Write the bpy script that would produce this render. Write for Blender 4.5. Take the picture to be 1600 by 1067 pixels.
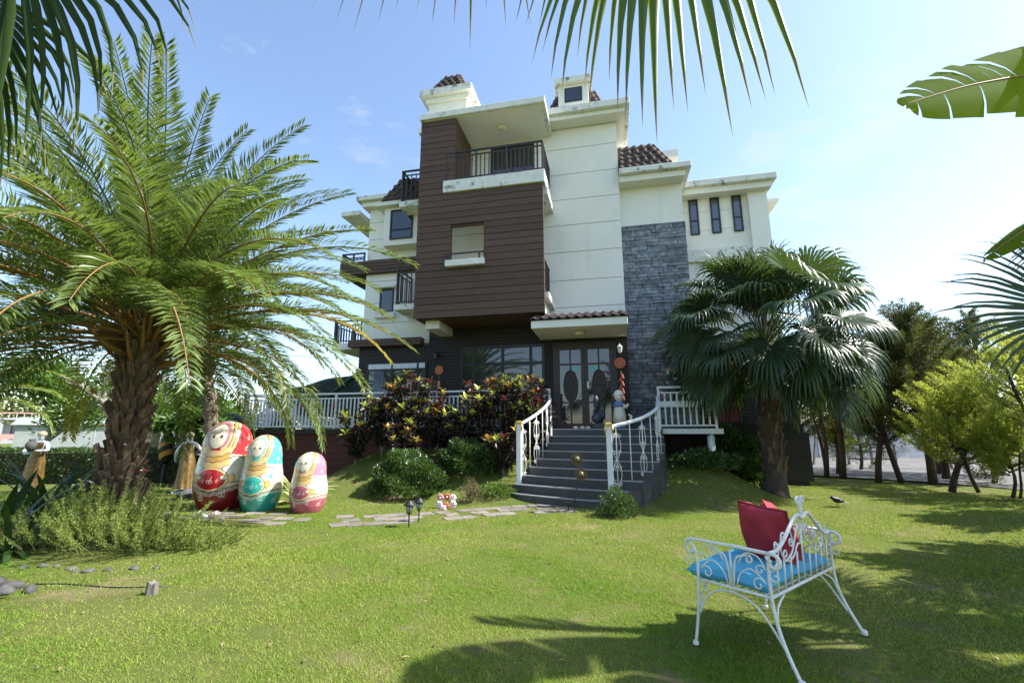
import bpy, bmesh, math, random
import numpy as np
from mathutils import Vector, Matrix, Euler
R = math.radians; PI = math.pi
for o in list(bpy.data.objects): bpy.data.objects.remove(o)
S = bpy.context.scene; COL = S.collection
# ---------------------------------------------------------------- camera
cam = bpy.data.objects.new('camera', bpy.data.cameras.new('camera')); COL.objects.link(cam)
cam.data.sensor_width = 36.0; cam.data.lens = 36.0*711/1600
cam.data.clip_start = 0.05; cam.data.clip_end = 6000
cam.location = (0, 0, 1.45); cam.rotation_euler = (R(90+11.2), 0, R(12.4))
S.camera = cam
# ---------------------------------------------------------------- sky and sun
SUN_AZ = R(83)      # clockwise from +Y (towards +X)
SUN_EL = R(49)
w = bpy.data.worlds.new('World'); S.world = w; w.use_nodes = True
nt = w.node_tree; nt.nodes.clear()
out = nt.nodes.new('ShaderNodeOutputWorld'); bg = nt.nodes.new('ShaderNodeBackground')
sky = nt.nodes.new('ShaderNodeTexSky'); sky.sky_type = 'NISHITA'; sky.sun_disc = False
sky.sun_elevation = SUN_EL; sky.sun_rotation = SUN_AZ
sky.air_density = 1.0; sky.dust_density = 0.9; sky.ozone_density = 1.0; sky.altitude = 0
tc = nt.nodes.new('ShaderNodeTexCoord')
mp = nt.nodes.new('ShaderNodeMapping'); mp.inputs['Scale'].default_value = (1.0, 1.0, 2.6)
cn = nt.nodes.new('ShaderNodeTexNoise'); cn.inputs['Scale'].default_value = 4.2; cn.inputs['Detail'].default_value = 11; cn.inputs['Roughness'].default_value = .58
mp.inputs['Location'].default_value = (0.35, 0.1, 0.0)
cr = nt.nodes.new('ShaderNodeValToRGB'); cr.color_ramp.elements[0].position = .63; cr.color_ramp.elements[1].position = .86
cr.color_ramp.elements[0].color = (0, 0, 0, 1); cr.color_ramp.elements[1].color = (.8, .8, .8, 1)
mx = nt.nodes.new('ShaderNodeMix'); mx.data_type = 'RGBA'
mx.inputs[7].default_value = (2.75, 2.82, 2.95, 1)
nt.links.new(tc.outputs['Generated'], mp.inputs[0]); nt.links.new(mp.outputs[0], cn.inputs['Vector'])
# a soft cumulus bank low in the sky right of the villa, thin wisps elsewhere
cd = nt.nodes.new('ShaderNodeVectorMath'); cd.operation = 'DOT_PRODUCT'; cd.inputs[1].default_value = Vector((.46,.79,.40)).normalized()
cm = nt.nodes.new('ShaderNodeMapRange'); cm.interpolation_type = 'SMOOTHSTEP'; cm.inputs[1].default_value = .955; cm.inputs[2].default_value = 1.0; cm.inputs[3].default_value = 0; cm.inputs[4].default_value = .18
ca_ = nt.nodes.new('ShaderNodeMath'); ca_.operation = 'ADD'
nt.links.new(tc.outputs['Generated'], cd.inputs[0]); nt.links.new(cd.outputs['Value'], cm.inputs[0]); nt.links.new(cn.outputs[0], ca_.inputs[0]); nt.links.new(cm.outputs[0], ca_.inputs[1])
nt.links.new(ca_.outputs[0], cr.inputs[0]); nt.links.new(cr.outputs[0], mx.inputs[0])
nt.links.new(sky.outputs[0], mx.inputs[6]); nt.links.new(mx.outputs[2], bg.inputs[0])
bg.inputs[1].default_value = 0.144
nt.links.new(bg.outputs[0], out.inputs[0])
sl = bpy.data.lights.new('sun', 'SUN'); sl.energy = 5.0; sl.angle = R(.55); sl.color = (1, .955, .88)
so = bpy.data.objects.new('sun', sl); COL.objects.link(so)
sd = Vector((math.sin(SUN_AZ)*math.cos(SUN_EL), math.cos(SUN_AZ)*math.cos(SUN_EL), math.sin(SUN_EL)))
so.rotation_euler = sd.to_track_quat('Z', 'Y').to_euler(); so.location = (20, 10, 30)
S.view_settings.view_transform = 'Standard'; S.view_settings.look = 'None'; S.view_settings.gamma = 1
S.view_settings.exposure = 1.25
S.render.engine = 'CYCLES'; S.cycles.use_denoising = True
S.cycles.max_bounces = 8; S.cycles.transparent_max_bounces = 8

# ---------------------------------------------------------------- material helpers
MATS = {}
def nodes(name):
    m = bpy.data.materials.new(name); m.use_nodes = True; t = m.node_tree; t.nodes.clear()
    o = t.nodes.new('ShaderNodeOutputMaterial'); MATS[name] = m
    return m, t, o
def rgb(c): return (c[0], c[1], c[2], 1)
def noise_fac(t, scale, detail=4, rough=.55, lo=.35, hi=.65, coord='Object', dist=0, sc=None):
    c = t.nodes.new('ShaderNodeTexCoord'); n = t.nodes.new('ShaderNodeTexNoise')
    n.inputs['Scale'].default_value = scale; n.inputs['Detail'].default_value = detail; n.inputs['Roughness'].default_value = rough; n.inputs['Distortion'].default_value = dist
    if coord == 'World':
        g = t.nodes.new('ShaderNodeNewGeometry'); src = g.outputs['Position']
    else: src = c.outputs[coord]
    if sc:
        mpn = t.nodes.new('ShaderNodeMapping'); mpn.inputs['Scale'].default_value = sc
        t.links.new(src, mpn.inputs[0]); src = mpn.outputs[0]
    t.links.new(src, n.inputs['Vector'])
    mr = t.nodes.new('ShaderNodeMapRange'); mr.inputs[1].default_value = lo; mr.inputs[2].default_value = hi
    t.links.new(n.outputs[0], mr.inputs[0]); return mr.outputs[0]
def mixc(t, fac, a, b, mode='MIX'):
    m = t.nodes.new('ShaderNodeMix'); m.data_type = 'RGBA'; m.blend_type = mode
    for k, v in ((0, fac), (6, a), (7, b)):
        if hasattr(v, 'links') or hasattr(v, 'is_linked'): t.links.new(v, m.inputs[k])
        elif k == 0: m.inputs[0].default_value = v
        else: m.inputs[k].default_value = rgb(v)
    return m.outputs[2]
def mat(name, c1, c2=None, scale=6, rough=.6, metal=0, bump=0, bscale=40, spec=.5, dirt=None, dscale=1.5, dlo=.55, dhi=.75, sc=None, coord='World', objvar=0, streak=None):
    m, t, o = nodes(name); b = t.nodes.new('ShaderNodeBsdfPrincipled')
    b.inputs['Roughness'].default_value = rough; b.inputs['Metallic'].default_value = metal
    b.inputs['Specular IOR Level'].default_value = spec
    if c2 is None: c2 = tuple(x*.86 for x in c1)
    col = mixc(t, noise_fac(t, scale, coord=coord, sc=sc), c1, c2)
    if objvar:
        oi = t.nodes.new('ShaderNodeObjectInfo'); mr = t.nodes.new('ShaderNodeMapRange')
        mr.inputs[3].default_value = 1-objvar; mr.inputs[4].default_value = 1+objvar
        t.links.new(oi.outputs['Random'], mr.inputs[0])
        h = t.nodes.new('ShaderNodeHueSaturation'); t.links.new(mr.outputs[0], h.inputs['Value']); t.links.new(col, h.inputs['Color']); col = h.outputs[0]
    if streak: col = mixc(t, noise_fac(t, 2.2, detail=7, rough=.65, lo=.56, hi=.80, coord=coord, sc=(1,1,.16)), col, streak)
    if dirt: col = mixc(t, noise_fac(t, dscale, detail=8, rough=.7, lo=dlo, hi=dhi, coord=coord), col, dirt)
    t.links.new(col, b.inputs['Base Color'])
    if bump:
        bn = t.nodes.new('ShaderNodeBump'); bn.inputs['Strength'].default_value = bump; bn.inputs['Distance'].default_value = .01
        t.links.new(noise_fac(t, bscale, detail=6, lo=.2, hi=.8, coord=coord, sc=sc), bn.inputs['Height']); t.links.new(bn.outputs[0], b.inputs['Normal'])
    t.links.new(b.outputs[0], o.inputs[0]); return m
def leafmat(name, c1, c2, trans=.35, rough=.45, tcol=None, spec=.4, attr=True):
    """leaf: colour picked between c1 and c2 by the per-leaf attribute 'tint'; a share of the light goes through"""
    m, t, o = nodes(name); b = t.nodes.new('ShaderNodeBsdfPrincipled'); b.inputs['Roughness'].default_value = rough; b.inputs['Specular IOR Level'].default_value = spec
    a = t.nodes.new('ShaderNodeAttribute'); a.attribute_name = 'tint'
    col = mixc(t, a.outputs['Fac'], c1, c2)
    t.links.new(col, b.inputs['Base Color'])
    tr = t.nodes.new('ShaderNodeBsdfTranslucent')
    tc1 = tcol or tuple(min(1, x*k) for x, k in zip(c2, (1.7, 1.6, .7)))
    t.links.new(mixc(t, .6, col, tc1), tr.inputs[0])
    ms = t.nodes.new('ShaderNodeMixShader'); ms.inputs[0].default_value = trans
    t.links.new(b.outputs[0], ms.inputs[1]); t.links.new(tr.outputs[0], ms.inputs[2]); t.links.new(ms.outputs[0], o.inputs[0]); return m
def vcolmat(name, rough=.4, trans=0, spec=.5, coat=0):
    m, t, o = nodes(name); b = t.nodes.new('ShaderNodeBsdfPrincipled'); b.inputs['Roughness'].default_value = rough; b.inputs['Specular IOR Level'].default_value = spec
    b.inputs['Coat Weight'].default_value = coat; b.inputs['Coat Roughness'].default_value = .12
    a = t.nodes.new('ShaderNodeAttribute'); a.attribute_name = 'paint'; t.links.new(a.outputs['Color'], b.inputs['Base Color'])
    if trans:
        tr = t.nodes.new('ShaderNodeBsdfTranslucent'); t.links.new(a.outputs['Color'], tr.inputs[0])
        ms = t.nodes.new('ShaderNodeMixShader'); ms.inputs[0].default_value = trans
        t.links.new(b.outputs[0], ms.inputs[1]); t.links.new(tr.outputs[0], ms.inputs[2]); t.links.new(ms.outputs[0], o.inputs[0])
    else: t.links.new(b.outputs[0], o.inputs[0])
    return m
def glassmat(name, col, rough=.04):
    m, t, o = nodes(name); b = t.nodes.new('ShaderNodeBsdfPrincipled'); b.inputs['Base Color'].default_value = rgb(col)
    b.inputs['Roughness'].default_value = rough; b.inputs['Specular IOR Level'].default_value = 1.0; b.inputs['IOR'].default_value = 1.55
    t.links.new(b.outputs[0], o.inputs[0]); return m

# ---------------------------------------------------------------- mesh helpers
class MB:
    def __init__(s): s.v = []; s.f = []; s.mi = []; s.cm = 0
    def add(s, vs, fs):
        n = len(s.v); s.v += [tuple(p) for p in vs]; s.f += [tuple(i+n for i in f) for f in fs]; s.mi += [s.cm]*len(fs)
    def box(s, x0, x1, y0, y1, z0, z1):
        s.add([(x0,y0,z0),(x1,y0,z0),(x1,y1,z0),(x0,y1,z0),(x0,y0,z1),(x1,y0,z1),(x1,y1,z1),(x0,y1,z1)],
              [(0,3,2,1),(4,5,6,7),(0,1,5,4),(1,2,6,5),(2,3,7,6),(3,0,4,7)]); return s
    def frustum(s, a, b):
        """a,b = (x0,x1,y0,y1,z) bottom and top rectangles"""
        x0,x1,y0,y1,z0 = a; X0,X1,Y0,Y1,z1 = b
        s.add([(x0,y0,z0),(x1,y0,z0),(x1,y1,z0),(x0,y1,z0),(X0,Y0,z1),(X1,Y0,z1),(X1,Y1,z1),(X0,Y1,z1)],
              [(0,3,2,1),(4,5,6,7),(0,1,5,4),(1,2,6,5),(2,3,7,6),(3,0,4,7)]); return s
    def tube(s, pts, r, n=8, cap=True):
        pts = [Vector(p) for p in pts]; k = len(pts); rs = r if hasattr(r, '__len__') else [r]*k
        t0 = (pts[1]-pts[0]).normalized(); ref = Vector((0,0,1)) if abs(t0.z) < .9 else Vector((1,0,0))
        nrm = t0.cross(ref).normalized(); vs = []
        for i, p in enumerate(pts):
            t = (pts[min(i+1,k-1)]-pts[max(i-1,0)])
            t = t.normalized() if t.length > 1e-9 else t0
            nrm = (nrm-t*nrm.dot(t)); nrm = nrm.normalized() if nrm.length > 1e-6 else t.orthogonal().normalized()
            b = t.cross(nrm)
            for j in range(n):
                a = 2*PI*j/n; vs.append(p+(nrm*math.cos(a)+b*math.sin(a))*rs[i])
        fs = [(i*n+j, i*n+(j+1)%n, (i+1)*n+(j+1)%n, (i+1)*n+j) for i in range(k-1) for j in range(n)]
        if cap: fs += [tuple(range(n-1,-1,-1)), tuple(range((k-1)*n, k*n))]
        s.add(vs, fs); return s
    def bar(s, a, b, w, h=None): 
        return s.tube([a, b], (w if h is None else h)*.707, 4)
    def lathe(s, prof, c=(0,0,0), n=20):
        vs = [(c[0]+r*math.cos(2*PI*j/n), c[1]+r*math.sin(2*PI*j/n), c[2]+z) for r, z in prof for j in range(n)]
        fs = [(i*n+j, i*n+(j+1)%n, (i+1)*n+(j+1)%n, (i+1)*n+j) for i in range(len(prof)-1) for j in range(n)]
        fs += [tuple(range(n-1,-1,-1)), tuple(range((len(prof)-1)*n, len(prof)*n))]
        s.add(vs, fs); return s
    def prism(s, poly, z0, z1):
        n = len(poly); s.add([(x,y,z0) for x,y in poly]+[(x,y,z1) for x,y in poly],
              [tuple(range(n-1,-1,-1)), tuple(range(n,2*n))]+[(i,(i+1)%n,n+(i+1)%n,n+i) for i in range(n)]); return s
    def ball(s, c, r, n=10, m=7, sz=1):
        return s.lathe([(max(1e-4, r*math.sin(PI*i/m)), -r*sz*math.cos(PI*i/m)) for i in range(m+1)], c, n)
    def mesh(s, name, mats, smooth=False):
        me = bpy.data.meshes.new(name); me.from_pydata(s.v, [], s.f)
        for m in (mats if isinstance(mats, (list, tuple)) else [mats]): me.materials.append(MATS[m] if isinstance(m, str) else m)
        me.polygons.foreach_set('material_index', s.mi)
        if smooth: me.polygons.foreach_set('use_smooth', [True]*len(s.f))
        me.update(); return me
    def build(s, name, mats, parent=None, smooth=False, bevel=0, loc=None):
        o = link(name, s.mesh(name, mats, smooth), parent, loc)
        if bevel:
            b = o.modifiers.new('bevel', 'BEVEL'); b.width = bevel; b.segments = 1; b.limit_method = 'ANGLE'
        return o
def link(name, me, parent=None, loc=None, rot=None, sc=None):
    o = bpy.data.objects.new(name, me); COL.objects.link(o); o.parent = parent
    if loc is not None: o.location = loc
    if rot is not None: o.rotation_euler = rot
    if sc is not None: o.scale = sc if hasattr(sc, '__len__') else (sc,)*3
    return o
def tag(o, label=None, cat=None, group=None, kind=None):
    if label: o['label'] = label
    if cat: o['category'] = cat
    if group: o['group'] = group
    if kind: o['kind'] = kind
    return o
def thing(name, label, cat, loc=(0,0,0), rz=0, group=None):
    o = link(name, None, None, loc, (0,0,rz)); o.empty_display_size = .1
    return tag(o, label, cat, group)
def npmesh(name, V, F, mats, tint=None, paint=None, smooth=False, mi=None):
    """fast mesh from arrays: V (n,3), F (m,3|4); tint per vertex float; paint per vertex rgb"""
    me = bpy.data.meshes.new(name); V = np.asarray(V, dtype=np.float32); F = np.asarray(F, dtype=np.int32); k = F.shape[1]
    me.vertices.add(len(V)); me.vertices.foreach_set('co', V.ravel())
    me.loops.add(F.size); me.loops.foreach_set('vertex_index', F.ravel())
    me.polygons.add(len(F)); me.polygons.foreach_set('loop_start', np.arange(0, F.size, k, dtype=np.int32))
    me.polygons.foreach_set('loop_total', np.full(len(F), k, dtype=np.int32))
    if smooth: me.polygons.foreach_set('use_smooth', np.ones(len(F), dtype=bool))
    if mi is not None: me.polygons.foreach_set('material_index', np.asarray(mi, dtype=np.int32))
    for m in (mats if isinstance(mats, (list, tuple)) else [mats]): me.materials.append(MATS[m] if isinstance(m, str) else m)
    if tint is not None:
        a = me.attributes.new('tint', 'FLOAT', 'POINT'); a.data.foreach_set('value', np.asarray(tint, dtype=np.float32))
    if paint is not None:
        a = me.attributes.new('paint', 'FLOAT_COLOR', 'POINT'); p = np.ones((len(V), 4), dtype=np.float32); p[:, :3] = paint; a.data.foreach_set('color', p.ravel())
    me.update(calc_edges=True); return me
def unit(a): return a/np.maximum(np.linalg.norm(a, axis=-1, keepdims=True), 1e-9)
def leafcloud(P, D, L, Wd, rng, bend=.25, curl=.15, N=None):
    """P base points, D directions, L lengths, Wd widths -> pointed leaves of 2 folded quads each (6 verts, 4 faces as quads/tris merged to 2 quads)"""
    n = len(P); D = unit(D)
    if N is None: N = rng.normal(size=(n,3))
    B = unit(np.cross(D, N)); Nn = np.cross(B, D)
    L = np.broadcast_to(L, (n,))[:, None]; Wd = np.broadcast_to(Wd, (n,))[:, None]
    mid = P+D*L*.5-Nn*L*curl*.3; tip = P+D*L*(1-bend*.15)-Nn*L*bend
    l = mid+B*Wd*.5+Nn*Wd*.18; r_ = mid-B*Wd*.5+Nn*Wd*.18
    V = np.stack([P, l, tip, mid, r_], 1).reshape(-1, 3)
    i = np.arange(n)[:, None]*5
    F = np.concatenate([i+np.array([[0,3,2,1]]), i+np.array([[0,4,2,3]])], 0)
    return V, F
def quadjoin(parts):
    Vs, Fs, Ts, n = [], [], [], 0
    for V, F, T in parts: Vs.append(V); Fs.append(F+n); Ts.append(T); n += len(V)
    return np.concatenate(Vs), np.concatenate(Fs), np.concatenate(Ts)
def sstep(a, b, x):
    t = np.clip((x-a)/(b-a), 0, 1); return t*t*(3-2*t)
# ---------------------------------------------------------------- materials
mat('wall_cream', (.75,.74,.67), (.71,.70,.63), streak=(.64,.635,.565), scale=1.2, rough=.85, bump=.08, bscale=90, dirt=(.64,.635,.555), dscale=.55, dlo=.56, dhi=.82)
mat('trim_white', (.74,.73,.65), (.68,.67,.59), scale=2, rough=.8, bump=.05, bscale=80)
mat('stained_trim', (.70,.70,.63), (.60,.60,.55), scale=5, rough=.9, bump=.1, bscale=60, dirt=(.10,.10,.095), dscale=3.5, dlo=.545, dhi=.66)
mat('groove_dark', (.14,.14,.12), (.2,.2,.17), scale=3, rough=.95)
mat('brown_plank', (.105,.062,.042), (.075,.045,.031), scale=7, rough=.62, bump=.25, bscale=45, sc=(.4,1,5), objvar=.13, spec=.3, dirt=(.13,.095,.075), dscale=3, dlo=.6, dhi=.8)
mat('brown_back', (.02,.013,.011), rough=.9)
mat('dark_siding', (.030,.026,.025), (.020,.018,.018), scale=6, rough=.6, bump=.2, bscale=40, sc=(.4,1,5), spec=.3)
mat('dark_metal', (.045,.036,.033), (.035,.028,.026), rough=.5, spec=.4)
mat('black_frame', (.012,.012,.013), rough=.45)
mat('roof_tile', (.085,.055,.048), (.045,.034,.033), scale=9, rough=.8, bump=.2, bscale=60, objvar=.22)
mat('ledge_stone', (.23,.25,.275), (.10,.115,.135), scale=9, rough=.85, bump=.9, bscale=28, objvar=.35)
mat('mortar', (.035,.04,.048), rough=.95)
mat('granite_step', (.075,.078,.086), (.03,.032,.036), scale=130, rough=.55, spec=.4, dirt=(.12,.12,.12), dscale=2, dlo=.55, dhi=.85)
mat('step_nosing', (.36,.37,.39), (.2,.21,.23), scale=90, rough=.5)
mat('white_paint', (.74,.77,.80), (.66,.69,.71), scale=7, rough=.45, dirt=(.45,.42,.36), dscale=4, dlo=.62, dhi=.8)
mat('iron_white', (.76,.76,.74), (.66,.65,.62), scale=25, rough=.4, dirt=(.30,.22,.14), dscale=18, dlo=.66, dhi=.8)
mat('gilt', (.52,.36,.09), (.38,.25,.06), scale=12, rough=.4, metal=.5)
mat('red_wall', (.095,.022,.018), (.06,.015,.013), scale=4, rough=.7, bump=.1, bscale=30, sc=(.3,1,4))
mat('deck_wood', (.20,.15,.12), (.12,.09,.07), scale=6, rough=.8)
mat('door_wood', (.032,.022,.020), (.022,.016,.015), scale=8, rough=.45)
mat('plaque_red', (.52,.13,.07), (.42,.09,.05), scale=15, rough=.55)
mat('plaque_gold', (.62,.30,.12), rough=.5)
mat('lamp_glass', (.72,.66,.48), (.62,.56,.40), scale=8, rough=.3)
mat('blind_pale', (.62,.66,.68), (.52,.56,.58), rough=.4)
mat('black_metal', (.02,.02,.021), rough=.4)
mat('sticker_teal', (.16,.48,.48), rough=.4)
mat('sticker_white', (.75,.76,.74), rough=.4)
glassmat('glass_dark', (.010,.013,.018)); glassmat('glass_sky', (.018,.022,.028), .03); glassmat('glass_blue', (.06,.07,.10), .10)
mat('curtain', (.16,.20,.24), (.08,.10,.12), scale=2, rough=.8)
# ---------------------------------------------------------------- ground
def gz(x, y):
    x = np.asarray(x, dtype=float); y = np.asarray(y, dtype=float)
    win = sstep(-8.6, -5.9, x)*(1-sstep(1.3, 3.9, x))
    m = 1.02*sstep(9.25, 12.1, y)*win
    st = np.exp(-((x+.4)/1.5)**2)
    m = m*(1-.55*st)
    bed = .16*np.exp(-(((x+7.0)/1.5)**2+((y-5.4)/1.2)**2))
    roll = .035*np.sin(x*.9+1.1)*np.cos(y*.7)*sstep(2, 5, y)
    far = -.1*sstep(15, 19, y)*sstep(4, 8, x)
    return m+bed+roll*sstep(30, 20, np.hypot(x, y))+far
def ground_mat():
    m, t, o = nodes('lawn_soil'); b = t.nodes.new('ShaderNodeBsdfPrincipled'); b.inputs['Roughness'].default_value = .95; b.inputs['Specular IOR Level'].default_value = .1
    c = mixc(t, noise_fac(t, 1.1, detail=6, coord='World', lo=.38, hi=.62), (.10,.13,.026), (.15,.15,.05))
    c = mixc(t, noise_fac(t, 35, detail=8, rough=.8, coord='World', lo=.35, hi=.7), c, (.085,.12,.026))
    c = mixc(t, noise_fac(t, .9, detail=7, rough=.65, coord='World', lo=.55, hi=.70), c, (.23,.18,.11))
    t.links.new(c, b.inputs['Base Color'])
    bn = t.nodes.new('ShaderNodeBump'); bn.inputs['Strength'].default_value = .8; bn.inputs['Distance'].default_value = .03
    t.links.new(noise_fac(t, 60, detail=6, lo=.1, hi=.9, coord='World'), bn.inputs['Height']); t.links.new(bn.outputs[0], b.inputs['Normal'])
    t.links.new(b.outputs[0], o.inputs[0])
ground_mat()
xs = np.concatenate([-np.geomspace(3000, 17, 22), np.arange(-16, 14.01, .25), np.geomspace(15, 3000, 22)])
ys = np.concatenate([-np.geomspace(3000, 5, 22), np.arange(-4, 22.01, .25), np.geomspace(23, 3000, 22)])
gx, gy = np.meshgrid(xs, ys); V = np.stack([gx, gy, gz(gx, gy)], -1).reshape(-1, 3); nx, ny = len(xs), len(ys)
ii = (np.arange(ny-1)[:, None]*nx+np.arange(nx-1)[None, :]).ravel()
lawn = link('lawn', npmesh('lawn', V, np.stack([ii, ii+1, ii+nx+1, ii+nx], 1), 'lawn_soil', smooth=True)); tag(lawn, kind='structure')
# gravel yard beyond the lawn on the right
mat('gravel', (.12,.117,.112), (.08,.077,.074), scale=5, rough=.95, bump=.6, bscale=14, dirt=(.145,.14,.13), dscale=.7, dlo=.45, dhi=.6)
edge = [(6.4,40),(5.6,23),(5.7,18.2),(7.2,17.0),(8.6,16.1),(9.6,15.0),(10.2,13.6),(11.2,11.0),(16,8.5),(40,6)]
poly = edge+[(60,10),(60,45)]
mb = MB(); mb.add([(x, y, float(gz(x,y))+.012) for x, y in edge]+[(70,6,-.08),(70,45,-.08)], [tuple(range(len(edge)+2))[::-1]])
bm = bmesh.new(); vs = [bm.verts.new(v) for v in mb.v]; bmesh.ops.triangulate(bm, faces=[bm.faces.new(vs)])
for f in bm.faces:
    if f.normal.z < 0: f.normal_flip()
for v in bm.verts: v.co.z = .03
me = bpy.data.meshes.new('gravel_yard'); bm.to_mesh(me); bm.free(); me.materials.append(MATS['gravel'])
tag(link('gravel_yard', me), kind='structure')

# ---------------------------------------------------------------- the villa
villa = thing('villa', 'tall cream stucco villa with brown timber balcony box and slate-faced bay', 'house', (0, 13.6, 0))
def hpart(mb, name, mats, parent=villa, bevel=0, smooth=False):
    o = mb.build(name, mats, None, smooth, bevel); o.parent = parent
    o.matrix_parent_inverse = Matrix.Translation((0,-13.6,0)) if parent is villa else Matrix.Identity(4)
    return o
def hb(name, m, *b, parent=villa, bevel=0): return hpart(MB().box(*b), name, m, parent, bevel)
# sub-part (its parent already sits in world coordinates)
def sub(name, m, parent, *b, bevel=0): return hb(name, m, *b, parent=parent, bevel=bevel)
W = 13.6
tower = hb('tower_core', 'groove_dark', -5.58, .455, W+.03, 21, 0, 11.4)
zb = [4.93, 5.2, 6.07, 7.0, 7.91, 8.8, 9.69, 10.62, 11.35]
for a, b in zip(zb[:-1], zb[1:]):
    sub('wall_panel', 'wall_cream', tower, -5.6, .48, W, W+.05, a+.009, b-.009)
    sub('wall_panel', 'wall_cream', tower, .4555, .485, W+.052, 21, a+.009, b-.009)
wing = hb('wing_core', 'groove_dark', -8.14, -5.6, W+.03, 21, 0, 9.3)
zb = [4.27, 5.03, 5.73, 6.51, 7.3, 8.05, 8.7, 9.35]
for a, b in zip(zb[:-1], zb[1:]): sub('wall_panel', 'wall_cream', wing, -8.16, -5.605, W, W+.05, a+.008, b-.008)
sub('wall_panel', 'wall_cream', wing, -8.18, -8.142, W+.052, 21, 4.27, 9.35)
hb('bay_wall', 'wall_cream', .49, 2.38, 13.9, 20, 0, 9.32)
rwing = hb('side_wing_core', 'groove_dark', 2.39, 5.13, 15.34, 21, 0, 9.4)
zb = [0, 4.2, 6.94, 8.07, 8.74, 9.4]
for a, b in zip(zb[:-1], zb[1:]): sub('wall_panel', 'wall_cream', rwing, 2.39, 5.15, 15.3, 15.35, a+.006, b-.006)
sub('wall_panel', 'wall_cream', rwing, 5.131, 5.16, 15.36, 21, 0, 9.4)
sub('sill_band', 'stained_trim', rwing, 2.385, 5.0, 15.2, 15.299, 6.95, 7.37)
sub('pilaster', 'wall_cream', rwing, 4.63, 5.19, 15.12, 15.297, 0, 9.38)
hb('side_eave', 'trim_white', 5.165, 6.03, 16.5, 20, 9.45, 9.57)
# stone cladding of the bay: every ledge stone is a piece
stone_wall = hb('stone_backing', 'mortar', .482, 2.40, 13.87, 13.898, .4, 7.80)
rng = random.Random(3); smesh = []
for k in range(8):
    mb = MB(); mb.box(-.5,.5,-.5,.5,-.5,.5); me = mb.mesh('ledge_stone', 'ledge_stone')
    for v in me.vertices: v.co += Vector((rng.uniform(-.03,.03), rng.uniform(-.35,.0) if v.co.y < 0 else 0, rng.uniform(-.05,.05)))
    smesh.append(me)
z = 1.55
while z < 7.78:
    h = rng.choice([.085,.1,.11,.125,.14]); h = min(h, 7.80-z); x = .485-rng.uniform(0,.3)
    while x < 2.385:
        l = rng.uniform(.3,.66); a, b = max(x, .485), min(x+l, 2.405)
        if b-a > .05:
            d = rng.uniform(.025,.05)
            o = link('stone', rng.choice(smesh), stone_wall, ((a+b)/2, 13.87-d/2+.004, z+h/2), None, (b-a-.012, d, h-.012))
        x += l
    z += h
sub('stone_return', 'ledge_stone', stone_wall, 2.381, 2.41, 13.9, 15.29, .4, 7.8)
# timber box: a screen of planks in front of the balconies
def planks(parent, x0, x1, y0, y1, z0, z1, pitch=.2, holes=(), m='brown_plank'):
    n = max(1, round((z1-z0)/pitch)); p = (z1-z0)/n
    for i in range(n):
        a, b = z0+i*p, z0+(i+1)*p-.014; spans = [(x0, x1)]
        for hx0, hx1, hz0, hz1 in holes:
            if b > hz0+.03 and a < hz1-.03:
                spans = [s for q in spans for s in ((q[0], min(q[1], hx0)), (max(q[0], hx1), q[1])) if s[1]-s[0] > .02]
        for s in spans:
            cuts = [s[0]]
            if s[1]-s[0] > 2.2 and y1-y0 < .5: cuts.append(s[0]+rng.uniform(.35,.65)*(s[1]-s[0]))
            cuts.append(s[1])
            for c0, c1 in zip(cuts[:-1], cuts[1:]):
                dy = rng.uniform(0, .008); sub('plank', m, parent, c0+.0015, c1-.0015, y0+dy, y1, a+rng.uniform(0,.003), b-rng.uniform(0,.003))
scr = MB(); 
for bx_ in ((-5.56,-4.54,12.03,12.17,4.7,8.56),(-3.47,-1.76,12.03,12.17,4.7,8.56),(-4.54,-3.47,12.03,12.17,4.7,6.42),(-4.54,-3.47,12.03,12.17,7.50,8.56),(-5.56,-4.47,12.03,13.58,8.561,11.13)): scr.box(*bx_)
screen = hpart(scr, 'timber_screen', 'brown_back')
planks(screen, -5.6, -1.72, 12.0, 12.032, 4.68, 8.56, .2, holes=[(-4.52,-3.49,6.44,7.49)])
planks(screen, -5.6, -4.43, 12.0, 12.032, 8.565, 11.14, .2)
n = 13
for i in range(n):
    a = 8.565+i*2.575/n; sub('plank', 'brown_plank', screen, -4.468, -4.435, 12.034, 13.58, a, a+2.575/n-.014)
n = 19
for i in range(n):
    a = 4.68+i*3.88/n; sub('plank', 'brown_plank', screen, -1.758, -1.725, 12.034, 12.17, a, a+3.88/n-.014)
for bx_ in ((-4.54,-4.525,12.034,12.19,6.44,7.49),(-3.485,-3.47,12.034,12.19,6.44,7.49),(-4.54,-3.47,12.034,12.19,7.49,7.505)): sub('reveal_board', 'brown_plank', screen, *bx_)
for i in range(6): sub('soffit_board', 'brown_plank', screen, -5.58, -1.74, 12.18+i*.233, 12.18+i*.233+.22, 4.69, 4.72)
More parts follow.
